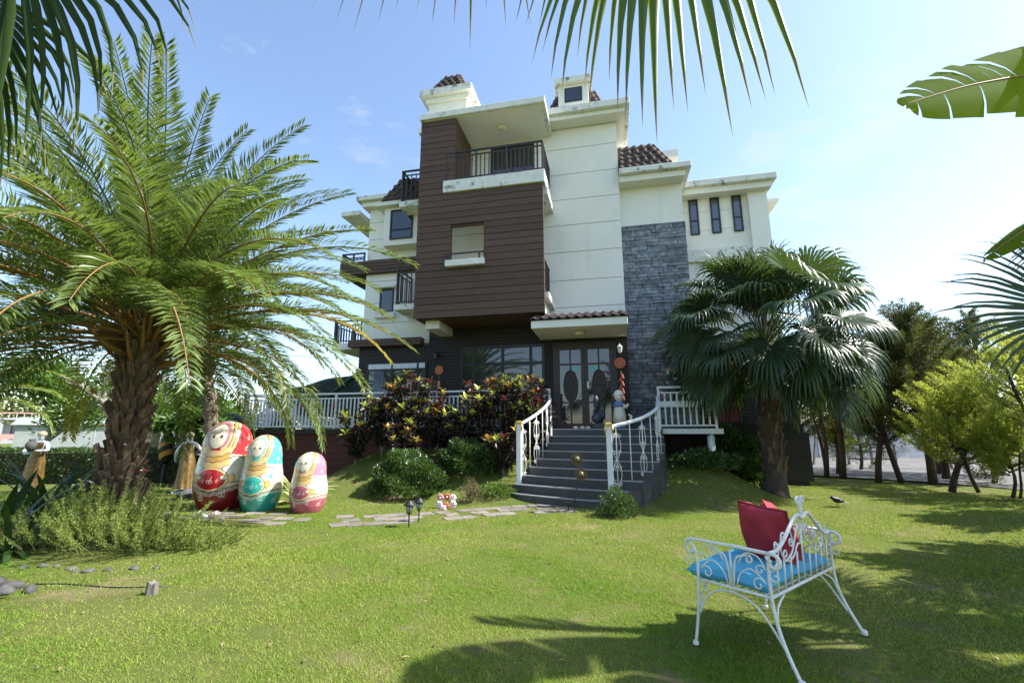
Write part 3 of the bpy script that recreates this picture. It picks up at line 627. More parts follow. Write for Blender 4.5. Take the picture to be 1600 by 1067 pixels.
# pink potted flowers on the right railing (seen behind the fan palm)
# ---------------------------------------------------------------- nesting dolls (painted fibreglass)
vcolmat('doll_paint', .28, coat=.6); vcolmat('leaf_paint', .42, .25)
def smoothmin(a, b): return np.minimum(a, b)
def doll(label, loc, H, Rm, face_az, cols):
    nt_, nz_ = 300, 300
    prof_z = np.array([0,.01,.04,.12,.22,.32,.42,.50,.58,.66,.74,.82,.89,.94,.975,.993,1.0])
    prof_r = np.array([.64,.70,.76,.88,.97,1.0,.985,.94,.885,.85,.835,.79,.68,.535,.36,.19,.0])
    zz = np.linspace(0,1,nz_); zz = np.where(zz > .85, .85+(zz-.85), zz); 
    from_s = np.linspace(0, PI/2, 60)
    rr = np.interp(zz, prof_z, prof_r)
    k = np.ones(9)/9.; pad = np.concatenate([np.full(4, rr[0]), rr, -rr[-2:-6:-1]]); rr = np.convolve(pad, k, 'valid'); rr[0] = prof_r[0]; rr[-1] = .0; rr = np.maximum(rr, 0)
    th = np.linspace(-PI, PI, nt_, endpoint=False); T, Z = np.meshgrid(th, zz); RR = np.repeat(rr[:, None], nt_, 1)
    X = RR*np.sin(T)*Rm; Y = -RR*np.cos(T)*Rm
    V = np.stack([X, Y, Z*H], -1).reshape(-1, 3)
    i, j = np.meshgrid(np.arange(nz_-1), np.arange(nt_), indexing='ij'); a = (i*nt_+j).ravel(); b = (i*nt_+(j+1) % nt_).ravel()
    F = np.stack([a, b, b+nt_, a+nt_], 1)
    # paint: u = arc position around the body, v = height
    C = np.empty(T.shape+(3,)); u = T; v = Z
    main, dark, gold, cream, face, line, white = cols['main'], cols['dark'], (.46,.27,.06), (.62,.57,.42), (.64,.60,.48), (.04,.03,.025), (.70,.69,.66)
    pale = (.52,.36,.13)
    def fill(mask, c): C[mask] = c
    def ring(d, w_, c): fill(np.abs(d) < w_, c)
    C[:] = main
    # skirt and white lace
    sk = .285-.075*np.exp(-(u/.62)**2)+.010*np.abs(np.sin(u*9)); fill(v < sk, dark)
    for q, wv in ((-.012,.0035),(-.026,.003),(-.040,.0025)): ring(v-(sk+q-.004*np.sin(u*26)), wv, white if q < -.02 else cream)
    band_hi = .60+.008*np.abs(np.sin(u*11)); fill((v >= sk) & (v < band_hi), cream); ring(v-sk, .005, line); ring(v-band_hi, .0045, cream); ring(v-band_hi-.012, .003, white)
    # sleeves: scalloped white discs with line, and oval loops further round
    for s in (-1, 1):
        uc = s*.86; du = (u-uc)*.86; dv = (v-.46)*H/Rm*.93; d = np.hypot(du, dv); an = np.arctan2(dv, du); R0 = .40+.028*np.abs(np.sin(an*6))
        fill(d < R0, (.64,.61,.50)); ring(d-R0, .016, line); fill((d < .10+.03*np.cos(an*5)), cols['accent'])
        for uo in (1.52, 1.86, 2.2):
            e = np.hypot((u-s*uo)/.16, (v-.49)/.088); ring(e-1, .10, (.28,.30,.52))
        hx = np.hypot((u-s*.40)*.9, (v-.40)*H/Rm); 
    # head scarf
    sc_lo = .605+.0*u
    back = (np.abs(u) > .95) & (v > sc_lo+.010*np.abs(np.sin(u*11))); fill(back, main)
    du = u*np.maximum(RR, .25)/.80; dv = (v-.825)*H/Rm; d = np.hypot(du*1.05, dv); an = np.arctan2(dv, du)
    for rad, c, sc_, fq in ((.93,pale,.030,11),(.77,gold,.028,9),(.62,(.56,.38,.13),.026,8)):
        R0 = rad+sc_*np.abs(np.sin(an*fq)); m_ = (d < R0) & (v > .585); fill(m_, c); fill((np.abs(d-R0) < .018) & (v > .58), line); fill((np.abs(d-R0+.035) < .010) & (v > .60), white)
    fill((d < .54) & (v > .67), cols['hood']); 
    # collar under the face
    for lo, c in ((.455,pale),(.53,gold),(.59,(.58,.41,.17))):
        du2 = u*.8; m_ = (np.abs(u) < .62) & (v > lo+.012*np.abs(np.sin(u*10))+.05*(u/.62)**2) & (v < .70) & (d > .40); fill(m_, c)
        ring2 = np.abs(v-(lo+.012*np.abs(np.sin(u*10))+.05*(u/.62)**2)) < .0035; fill(ring2 & (np.abs(u) < .62), line)
    fill((np.abs(u) < .22) & (v > .665) & (v < .73), cols['neck'])
    # face
    e = np.hypot(du/.42, (dv+.0)/.455); fill(e < 1, face); ring(e-1, .03, line)
    for s in (-1, 1):
        q = np.hypot((du-s*.17)/.062, (dv+.01)/.07); fill(q < 1, (.015,.015,.03)); q2 = np.hypot((du-s*.17+.02)/.022, (dv-.025)/.022); fill(q2 < 1, white)
    fill(np.hypot(du/.04, (dv+.19)/.012) < 1, (.48,.25,.2)); fill(np.hypot(du/.018, (dv+.09)/.01) < 1, (.5,.3,.22))
    # apron heart / basket with two little hands
    ap = np.hypot(u/.56, (v-.355)/.115); fill((ap < 1) & (v < .47), cols['apron']); ring(np.where(v < .47, ap-1, 9), .05, (.74,.56,.26)); ring(np.where(v < .47, ap-1.09, 9), .03, line)
    for s in (-1, 1):
        q = np.hypot((u-s*.47)/.13, (v-.375)/.024); fill(q < 1, cream); ring(q-1, .10, line)
        q = np.hypot((u-s*.70)/.11, (v-.365)/.045); an2 = np.arctan2((v-.365)/.045, (u-s*.70)/.11); R0 = 1+.16*np.abs(np.sin(an2*3)); fill(q < R0, (.64,.40,.10)); ring(q-R0, .07, line)
    # little white motifs
    def motif(uc, vc, s=1.0, c=white):
        for k_ in (-1, 1):
            q = np.hypot((u-uc-k_*.05*s)/(.055*s), (v-vc)/(.024*s)); ring(q-1, .16, c)
        fill(np.hypot((u-uc-.03*s-(v-vc)*.8)/(.012*s), (v-vc-.045*s)/(.028*s)) < 1, c)
    for uc in (-2.6,-1.9,-1.15,-.35,.45,1.15,1.9,2.6): motif(uc, .15 if int(uc*10) % 2 else .19)
    motif(0, .33, .8); motif(.24, .33, .45); motif(-.24, .33, .45)
    for uc, vc in ((1.30,.68),(1.75,.73),(2.2,.68),(-1.3,.68),(-1.8,.72),(1.45,.80)): motif(uc, vc, .8)
    for s in (-1, 1):
        q = np.hypot((u-s*1.95)/.22, (v-.79)/.055); an2 = np.arctan2((v-.79)/.055, (u-s*1.95)/.22); R0 = .75+.3*np.abs(np.cos(an2*2.5)); fill(q < R0, (.60,.30,.07)); ring(q-R0, .06, gold)
    o = link('nesting_doll', npmesh('nesting_doll', V, F, 'doll_paint', paint=C.reshape(-1, 3), smooth=True), None, loc, (0,0,face_az))
    tag(o, label, 'doll', 'giant painted nesting dolls'); return o
red = dict(main=(.52,.035,.04), dark=(.20,.010,.012), hood=(.58,.16,.22), neck=(.45,.02,.03), apron=(.36,.012,.018), accent=(.74,.68,.58))
teal = dict(main=(.10,.56,.50), dark=(.02,.29,.22), hood=(.22,.60,.55), neck=(.06,.48,.42), apron=(.03,.42,.36), accent=(.10,.50,.46))
pink = dict(main=(.60,.20,.29), dark=(.42,.10,.14), hood=(.78,.74,.64), neck=(.50,.14,.20), apron=(.38,.09,.13), accent=(.80,.76,.66))
doll('largest nesting doll, red scarf and dark red skirt, left of the trio', (-7.42,7.76,0), 1.66, .51, R(16), red)
doll('middle-sized turquoise nesting doll between the red and pink dolls', (-6.52,7.70,0), 1.40, .37, R(14), teal)
doll('smallest nesting doll, pink, at the right of the trio', (-5.56,7.78,0), 1.08, .33, R(6), pink)
# ---------------------------------------------------------------- wrought-iron garden bench (seen from behind its right end)
bench = thing('garden_bench', 'white wrought-iron garden bench with scrolled back standing on the lawn', 'bench', (.92,3.38,0), math.atan2(.95,.78))
# local frame: x along the back (0 = near end, 1.23 = far end), y towards the front of the seat
BL = 1.07; SD = .49; SH = .43; AH = .69
def bt(name, pts, r_=.009, n=6, m='iron_white', smooth=True):
    if len(pts) > 2: pts = [crv(pts, t) for t in np.linspace(0, 1, (len(pts)-1)*3+1)]
    return MB().tube(pts, r_*.8, n).build(name, m, bench, smooth)
def V3(*a): return Vector(a)
def spiral(c, r0, a0, turns, ux, uz=Vector((0,0,1)), n=16):
    return [Vector(c)+(ux*math.cos(a0+turns*2*PI*i/(n-1))+uz*math.sin(a0+turns*2*PI*i/(n-1)))*r0*(1-.8*i/(n-1)) for i in range(n)]
UX, UY, UZ = Vector((1,0,0)), Vector((0,1,0)), Vector((0,0,1))
for x, sx in ((0,-1),(BL,1)):
    # rear leg runs up to the arm height, kicks back and outward at the foot
    bt('leg', [V3(x+sx*.03,-.14,0), V3(x+sx*.015,-.07,.14), V3(x,-.02,.28), V3(x,0,SH), V3(x,0,.60), V3(x,-.004,AH-.01)], .0135, 8)
    MB().lathe([(.022,0),(.022,.02),(.014,.03)], (x+sx*.03,-.14,0), 10).build('foot', 'iron_white', bench)
    bt('leg', [V3(x+sx*.01,SD+.05,0), V3(x,SD+.02,.2), V3(x,SD,SH), V3(x,SD,.58), V3(x,SD+.02,.64), V3(x,SD+.05,AH-.02)], .0125, 8)
    MB().lathe([(.02,0),(.02,.015),(.013,.025)], (x+sx*.01,SD+.05,0), 10).build('foot', 'iron_white', bench)
    # arm: flat band ending in rolled scrolls at both ends
    arm = MB().tube([V3(x,.0,AH), V3(x,.2,AH+.005), V3(x,SD+.04,AH)]+[V3(x,SD+.04,AH-.055)+(UY*math.sin(a)+UZ*math.cos(a))*.055*(1-.12*a) for a in np.linspace(.3,5.2,12)], .0115, 8); arm.build('arm_rest', 'iron_white', bench, True)
    sc_ = MB().tube([V3(x,.005,AH)]+[V3(x,-.03,AH-.05)+(-UY*math.sin(a)+UZ*math.cos(a))*.052*(1-.12*a) for a in np.linspace(.2,5.4,12)], .0125, 8); sc_.build('arm_scroll', 'iron_white', bench, True)
    bt('arm_scroll', spiral((x,-.035,AH-.135), .04, PI/2, 1.1, -UY), .007); bt('arm_scroll', spiral((x,SD+.07,AH-.15), .04, PI/2, 1.1, UY), .007)
    # arm infill: central sheaf with curls
    for s in (-1,1):
        c = SD/2
        bt('arm_sheaf', [V3(x,c+s*.012,SH+.01), V3(x,c+s*.02,SH+.12), V3(x,c+s*.045,SH+.2), V3(x,c+s*.12,AH-.035)]+spiral((x,c+s*.12,AH-.06), .028, PI/2, 1.0, -UY*s), .009)
        bt('arm_curl', [V3(x,c+s*.03,SH+.02), V3(x,c+s*.06,SH+.1), V3(x,c+s*.13,SH+.145), V3(x,c+s*.2,SH+.10)]+spiral((x,c+s*.175,SH+.06), .045, .3, 1.1, UY*s), .006)
        bt('arm_curl', [V3(x,c+s*.05,SH+.16), V3(x,c+s*.1,SH+.235), V3(x,c+s*.18,SH+.23), V3(x,c+s*.22,SH+.17)]+spiral((x,c+s*.19,SH+.15), .034, .2, 1.1, UY*s), .006)
    bt('arm_sheaf', [V3(x,SD/2,SH), V3(x,SD/2,AH-.02)], .009)
    # under-seat arches
    bt('brace', [V3(x,SD+.012,.2), V3(x,SD-.05,.32), V3(x,SD-.14,.39), V3(x,SD-.26,.405)], .0095); bt('brace', [V3(x,-.06,.14), V3(x,.03,.28), V3(x,.12,.37), V3(x,.24,.405)], .0095)
    bt('brace_curl', [V3(x,SD-.03,SH-.02)]+spiral((x,SD-.055,SH-.05), .028, .5, 1.1, UY), .005)
    bt('seat_rail', [V3(x,0,SH), V3(x,SD,SH)], .012, 8)
bt('seat_rail', [V3(0,0,SH), V3(BL,0,SH)], .013, 8); bt('seat_rail', [V3(0,SD,SH), V3(BL,SD,SH)], .013, 8)
for i in range(1,9): bt('seat_slat', [V3(0,SD*i/9,SH-.004), V3(BL,SD*i/9,SH-.004)], .008)
for s in (0,1):
    fx = lambda q: q if s == 0 else BL-q
    bt('front_brace', [V3(fx(.0),SD,.24), V3(fx(.05),SD,.34), V3(fx(.16),SD,.41)], .009); bt('rear_brace', [V3(fx(.0),-.02,.26), V3(fx(.06),-.005,.36), V3(fx(.18),0,.415)], .009)
# back: serpentine crest with finial
def crest(x):
    q = abs(x/BL-.5)*2
    return AH+.195*(1-sstep(.08,.86,q))-.035*math.exp(-((q)/.10)**2)
cr_ = [V3(BL*i/40, -.004-.02*math.sin(PI*i/40), float(crest(BL*i/40))) for i in range(41)]
bt('crest_rail', cr_, .0155, 8)
xm = BL/2; zt = float(crest(xm))
for s in (-1,1): bt('finial', [V3(xm,-.02,zt-.01), V3(xm+s*.012,-.02,zt+.06), V3(xm+s*.02,-.02,zt+.11)]+[V3(xm+s*.042,-.02,zt+.12)+(-UX*s*math.cos(a)+UZ*math.sin(a))*.028*(1-.1*a) for a in np.linspace(0,4.6,10)], .012, 8)
for i in range(1,10):
    x = BL*i/10; zt_ = SH+.21 if i != 5 else zt-.01
    bt('back_spindle', [V3(x,0,SH), V3(x,-.008,zt_)], .0085)
for s in (-1,1):
    mx_ = lambda q: xm+s*q
    bt('back_loop', [V3(mx_(0),-.012,zt-.05), V3(mx_(.05),-.014,zt-.16), V3(mx_(.09),-.012,SH+.26), V3(mx_(.17),-.01,SH+.19), V3(mx_(.28),-.01,SH+.175), V3(mx_(.36),-.01,SH+.25), V3(mx_(.34),-.012,SH+.34)]+spiral((mx_(.31),-.012,SH+.33), .035, 0, 1.1, UX*s), .007)
    bt('back_loop', [V3(mx_(.58),-.006,SH+.25), V3(mx_(.5),-.01,SH+.17), V3(mx_(.42),-.01,SH+.20), V3(mx_(.40),-.012,SH+.29)]+spiral((mx_(.43),-.012,SH+.30), .033, PI, 1.1, UX*s), .007)
    bt('back_scroll', [V3(mx_(.07),-.014,zt-.03), V3(mx_(.12),-.014,zt-.10), V3(mx_(.20),-.014,zt-.20), V3(mx_(.30),-.012,zt-.24)]+spiral((mx_(.30),-.012,zt-.20), .04, -PI/2, 1.2, UX*s), .007)
    bt('back_scroll', [V3(mx_(.02),-.014,zt-.03)]+spiral((mx_(.055),-.014,zt-.07), .04, PI*.8, 1.2, UX*s), .006)
    bt('back_scroll', [V3(mx_(.20),-.014,zt-.06), V3(mx_(.17),-.014,zt-.13)]+spiral((mx_(.205),-.014,zt-.13), .035, PI, 1.2, UX*s), .006)
# cushions
mat('cushion_blue', (.075,.40,.58), (.06,.34,.52), scale=3, rough=.75, bump=.25, bscale=160); mat('pillow_red', (.34,.012,.028), (.26,.008,.02), scale=3, rough=.7, bump=.25, bscale=160)
def cushion(name, label, cat, lx, ly, h, m, loc, rot, group, puff=.6, seed=0, edge=.3, ex=6):
    n = 22; rg = np.random.default_rng(seed); g = np.linspace(-1,1,n); a, b = np.meshgrid(g, g)
    e = (1-np.abs(a)**ex)*(1-np.abs(b)**ex); prof = h*(edge*np.sqrt(np.maximum(e,0))+(1-edge)*np.maximum(e,0)**puff*(1-.35*(a*a+b*b)/2))
    wr = .012*h/.06*np.sin(a*5+rg.uniform(0,6))*np.sin(b*4+rg.uniform(0,6))*e
    pin = 1-.035*(1-np.abs(b)**2)*np.abs(a)**3*(1-edge)*2; pin2 = 1-.035*(1-np.abs(a)**2)*np.abs(b)**3*(1-edge)*2
    up = np.stack([a*lx/2*pin, b*ly/2*pin2, prof/2+wr], -1).reshape(-1,3); dn = np.stack([a*lx/2*pin, b*ly/2*pin2, -prof/2+wr*.5], -1).reshape(-1,3)
    ii = (np.arange(n-1)[:, None]*n+np.arange(n-1)[None]).ravel(); F1 = np.stack([ii,ii+1,ii+n+1,ii+n],1); F2 = F1[:, ::-1]+n*n
    ed = []; idx = np.arange(n*n).reshape(n,n)
    for s in (idx[0,:], idx[:,-1], idx[-1,::-1], idx[::-1,0]):
        for i in range(n-1): ed.append((s[i+1], s[i], s[i]+n*n, s[i+1]+n*n))
    me = npmesh(name, np.concatenate([up,dn]), np.concatenate([F1,F2,np.array(ed)]), m, smooth=True)
    o = link(name, me, None, loc, rot); tag(o, label, cat, group)
    cord = MB().tube([tuple(up[k]*.5+dn[k]*.5) for k in list(idx[0,:])+list(idx[1:,-1])+list(idx[-1,-2::-1])+list(idx[-2:0:-1,0])+[idx[0,0]]], .006, 5).build('piping', m, o, True)
    return o
BM = Matrix.Translation(bench.location) @ Euler((0,0,bench.rotation_euler.z)).to_matrix().to_4x4(); bz = bench.rotation_euler.z
cushion('seat_cushion', 'bright blue seat cushion at the near end of the garden bench', 'cushion', .53, .56, .075, 'cushion_blue', BM @ V3(.28,.31,SH+.048), (0,R(-1),bz+R(2)), 'blue bench cushions', .35, 1, .85, 26)
cushion('seat_cushion', 'bright blue seat cushion at the far end of the garden bench', 'cushion', .50, .55, .075, 'cushion_blue', BM @ V3(.80,.29,SH+.048), (0,0,bz-R(3)), 'blue bench cushions', .35, 2, .85, 26)
def orient(fx, fy, rz=0):  # pillow whose face normal leans
    return (Matrix.Rotation(bz, 4, 'Z') @ Matrix.Rotation(fy, 4, 'Z') @ Matrix.Rotation(fx, 4, 'X') @ Matrix.Rotation(rz, 4, 'Z')).to_euler()
cushion('pillow', 'dark red pillow standing upright in the middle of the bench', 'pillow', .42, .42, .16, 'pillow_red', BM @ V3(.60,.255,SH+.265), orient(R(76), R(74), R(3)), 'red bench pillows', .6, 3, .30, 8)
cushion('pillow', 'dark red pillow slumped against the far arm of the bench', 'pillow', .42, .42, .15, 'pillow_red', BM @ V3(.88,.27,SH+.235), orient(R(66), R(28), R(8)), 'red bench pillows', .6, 4, .30, 8)
# ---------------------------------------------------------------- foliage materials
leafmat('palm_leaf', (.05,.09,.022), (.20,.255,.075), trans=.32, rough=.34, tcol=(.30,.42,.05))
leafmat('palm_leaf_yellow', (.20,.19,.03), (.42,.32,.05), trans=.35, tcol=(.6,.5,.06))
leafmat('fan_leaf', (.019,.042,.017), (.048,.082,.030), trans=.18, rough=.36, spec=.45, tcol=(.16,.26,.04))
leafmat('near_leaf', (.05,.10,.015), (.085,.15,.022), trans=.45, rough=.4, tcol=(.42,.56,.05))
leafmat('shaded_near_leaf', (.018,.04,.008), (.04,.075,.012), trans=.22, rough=.6, spec=.12, tcol=(.14,.22,.02))  # near_leaf darkened: the shade on the top-left leaves is put into the colour
leafmat('banana_leaf', (.06,.125,.012), (.11,.19,.02), trans=.65, rough=.7, spec=.05, tcol=(.55,.66,.03))
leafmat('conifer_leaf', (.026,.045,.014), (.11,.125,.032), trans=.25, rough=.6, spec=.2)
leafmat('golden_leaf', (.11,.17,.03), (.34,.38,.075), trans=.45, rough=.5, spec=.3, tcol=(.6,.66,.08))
leafmat('broad_leaf', (.055,.115,.022), (.13,.22,.04), trans=.35, rough=.35)
leafmat('hedge_leaf', (.022,.055,.014), (.07,.13,.03), trans=.25, rough=.4)
leafmat('ixora_leaf', (.022,.055,.016), (.085,.15,.035), trans=.25, rough=.32, spec=.6)
leafmat('herb_leaf', (.12,.19,.04), (.31,.37,.09), trans=.35, rough=.6)
leafmat('dark_strap', (.018,.045,.014), (.05,.10,.025), trans=.25, rough=.3)
leafmat('dry_leaf', (.16,.13,.06), (.26,.26,.11), trans=.3, rough=.7)
leafmat('agave_leaf', (.20,.27,.10), (.62,.62,.34), trans=.2, rough=.45)
mat('palm_bark', (.10,.062,.038), (.17,.115,.075), scale=12, rough=.9, bump=.8, bscale=35)
mat('leaf_base_brown', (.16,.105,.068), (.06,.038,.024), scale=14, rough=.85, bump=.6, bscale=40, sc=(1,1,.3), objvar=.3)
mat('petiole', (.26,.14,.04), (.18,.11,.035), scale=5, rough=.6)
mat('petiole_green', (.07,.09,.025), (.10,.11,.03), scale=5, rough=.5)
mat('bark_grey', (.25,.22,.19), (.13,.11,.09), scale=9, rough=.9, bump=.7, bscale=30)
mat('bark_dark', (.075,.05,.036), (.04,.028,.022), scale=9, rough=.9, bump=.9, bscale=25)
mat('ring_bark', (.30,.23,.18), (.20,.15,.12), scale=4, rough=.85, bump=.6, bscale=16, sc=(.2,.2,4))
RN = np.random.default_rng(11)
# ---------------------------------------------------------------- feather palm frond
def frond_mesh(name, length, e0, bend, rng, mats, nl=64, ll=.46, yellow=0., lw=.026, twist=0., rach=.022):
    """rachis leaves the origin along +x at elevation e0 and bends down by 'bend' radians towards its tip"""
    n = 24; s = np.linspace(0,1,n); el = e0-bend*s**1.5; ds = length/(n-1)
    side = twist*s**1.5
    px = np.concatenate([[0], np.cumsum(np.cos(el[:-1])*np.cos(side[:-1])*ds)]); pz = np.concatenate([[0], np.cumsum(np.sin(el[:-1])*ds)]); py = np.concatenate([[0], np.cumsum(np.cos(el[:-1])*np.sin(side[:-1])*ds)])
    pts = np.stack([px,py,pz],1); tan = np.stack([np.cos(el)*np.cos(side), np.cos(el)*np.sin(side), np.sin(el)],1); up = np.stack([-np.sin(el)*np.cos(side), -np.sin(el)*np.sin(side), np.cos(el)],1)
    mb = MB(); mb.tube([tuple(p) for p in pts], list(np.linspace(rach, .004, n)), 5); V0 = np.array(mb.v); F0 = [f for f in mb.f if len(f) == 4]
    t = np.linspace(.16,1,nl)**.92; P, D, N, L = [], [], [], []
    for sd_ in (-1,1):
        tt = np.clip(t+rng.normal(0,.004,nl), 0, 1); i = tt*(n-1)
        pp = np.stack([np.interp(i, np.arange(n), pts[:,k]) for k in range(3)],1); T = unit(np.stack([np.interp(i, np.arange(n), tan[:,k]) for k in range(3)],1)); U = unit(np.stack([np.interp(i, np.arange(n), up[:,k]) for k in range(3)],1))
        B = np.cross(T, U)*sd_; fw = .62+.75*tt**2+rng.normal(0,.06,nl); lift = (.30+rng.normal(0,.10,nl))
        P.append(pp); D.append(unit(B+T*fw[:,None]+U*lift[:,None])); N.append(U+.35*B+rng.normal(0,.45,(nl,3)))
        L.append(ll*(.50+.5*np.sin(np.clip(tt*1.05+.12,0,1)*PI)**.8)*(1-.35*tt**3)*rng.uniform(.85,1.1,nl))
    P, D, N, L = map(np.concatenate, (P,D,N,L))
    V1, F1 = leafcloud(P, D, L, lw*rng.uniform(.8,1.2,len(P)), rng, bend=.12, curl=-.05, N=N)
    tint = np.repeat(np.clip(rng.normal(.45,.22,len(P)),0,1), 5)
    V = np.concatenate([V0, V1]); F = np.concatenate([np.array(F0), F1+len(V0)])
    mi = np.concatenate([np.zeros(len(F0)), np.ones(len(F1))])
    return npmesh(name, V, F, mats, tint=np.concatenate([np.full(len(V0), .5), tint]), mi=mi)
# ---------------------------------------------------------------- big date palm
dp_base = Vector((-7.15,5.62,.1)); top_z = 3.22
date_palm = thing('date_palm', 'big date palm with shaggy brown trunk and wide green feather crown', 'palm', dp_base)
ax = lambda z: Vector((-.12*math.sin(z*.9)-.0*z, .03*z, z))
prof = [(.0,.36),(.3,.28),(.8,.235),(1.4,.22),(2.0,.235),(2.6,.29),(2.95,.33),(3.2,.27)]
zs = np.linspace(0,3.15,24); MB().tube([ax(z) for z in zs], [float(np.interp(z, [p[0] for p in prof], [p[1] for p in prof]))-.05 for z in zs], 16).build('trunk', 'palm_bark', date_palm, True)
bm_ = []
for k in range(5):
    m = MB(); rg = random.Random(k); w0, w1, l, th = .068, .034+rg.uniform(-.008,.012), .42+rg.uniform(-.1,.12), .03
    m.add([(-w0,-.0,0),(w0,-.0,0),(w0*.7,th*1.6,0),(-w0*.7,th*1.6,0),(-w0*.8,-.03,l*.5),(w0*.8,-.03,l*.5),(w0*.55,th,l*.5),(-w0*.55,th,l*.5),(-w1,-.10,l),(w1,-.10+rg.uniform(-.02,.02),l+rg.uniform(-.06,.06)),(w1*.6,-.05,l+.03),(-w1*.6,-.05,l)],
          [(0,1,5,4),(1,2,6,5),(2,3,7,6),(3,0,4,7),(4,5,9,8),(5,6,10,9),(6,7,11,10),(7,4,8,11),(8,9,10,11),(3,2,1,0)]); bm_.append(m.mesh('leaf_base', 'leaf_base_brown'))
for i in range(290):
    z = .02+2.85*(i/290.)+RN.uniform(-.02,.02); a = i*2.39996; r_ = float(np.interp(z, [p[0] for p in prof], [p[1] for p in prof]))-.055; c = ax(z)
    # local -y points outward
    link('leaf_base', bm_[i % 5], date_palm, (c.x+r_*math.cos(a), c.y+r_*math.sin(a), z), (RN.uniform(-.08,.16)*1.0, RN.uniform(-.12,.12), a+PI/2), float(RN.uniform(.75,1.05)))
NF = 132
stub = MB().tube([(0,0,0),(.25,0,.12),(.5,0,.34),(.62,0,.52)], [.05,.035,.024,.016], 6).mesh('frond_stub', 'petiole', True)
for i in range(34):
    a = i*2.39996+.4; z = 2.35+.022*i; c = ax(z); link('frond_stub', stub, date_palm, (c.x+.26*math.cos(a), c.y+.26*math.sin(a), z), (0, RN.uniform(-.35,.15), a), float(RN.uniform(.7,1.2)))
for i in range(NF):
    q = i/(NF-1.); a = i*2.39996+RN.uniform(-.15,.15)
    e0 = R(86)-R(91)*q**.75+RN.uniform(-.12,.12); ln = (3.8+.45*math.sin(q*PI))*RN.uniform(.84,1.06); bend = .75+.70*q+RN.uniform(-.25,.35)
    if math.cos(a-1.2) > .5 and q > .55: pass
    if q > .5 and R(32) < a % (2*PI) < R(80): continue
    yel = (q > .60 and i % 7 == 0 and abs((a-R(-38)+PI) % (2*PI)-PI) > .7)
    if q > .72 and abs((a-R(-38)+PI) % (2*PI)-PI) < .55: e0 += .35
    me = frond_mesh('frond', ln, e0, bend, RN, ['petiole' if q > .35 else 'petiole_green', 'palm_leaf_yellow' if yel else 'palm_leaf'], nl=112, ll=.60, twist=RN.uniform(-.35,.35), rach=.024, lw=.026)
    zc = top_z-.05-.45*q; c = ax(zc); link('frond', me, date_palm, (c.x+.16*math.cos(a), c.y+.16*math.sin(a), zc), (0,0,a))
# ---------------------------------------------------------------- slimmer palm behind the dolls
sp_base = Vector((-9.0,9.0,0)); slim_palm = thing('slim_palm', 'slim leaning palm with ringed trunk behind the red nesting doll', 'palm', sp_base)
pth = [(0,0,0),(-.02,-.03,.6),(.05,-.10,1.2),(-.05,-.15,1.9),(-.22,-.18,2.6),(-.28,-.2,3.0)]
MB().tube([crv(pth, t/20.) for t in range(21)], [.20+.035*math.cos(t*PI)-.004*t for t in range(21)], 14).build('trunk', 'ring_bark', slim_palm, True)
MB().tube([(-.26,-.2,2.75),(-.28,-.2,2.95),(-.3,-.2,3.2)], [.15,.21,.14], 10).build('crown_shaft', 'leaf_base_brown', slim_palm, True)
for i in range(22):
    q = i/21.; a = i*2.39996+.6; me = frond_mesh('frond', 2.1*RN.uniform(.85,1.1), R(72)-R(85)*q, .7+1.1*q, RN, ['petiole_green','palm_leaf'], nl=56, ll=.48, twist=RN.uniform(-.3,.3), rach=.02, lw=.03)
    link('frond', me, slim_palm, (-.3+.08*math.cos(a), -.2+.08*math.sin(a), 3.15-.2*q), (0,0,a))
# pale feather palm at the far left edge
lp = thing('pale_palm', 'pale yellow-green feather palm fronds at the left edge before the bare tree', 'palm', (-16.9,8.5,0))
MB().tube([(0,0,0),(.05,0,1.2),(0,0,2.2)], [.22,.17,.15], 12).build('trunk', 'ring_bark', lp, True)
for i in range(18):
    q = i/17.; a = i*2.39996; me = frond_mesh('frond', 2.6*RN.uniform(.85,1.1), R(70)-R(60)*q, .9+.7*q, RN, ['petiole_green','herb_leaf'], nl=56, ll=.5, twist=RN.uniform(-.3,.3), lw=.03); link('frond', me, lp, (0,0,2.2), (0,0,a))
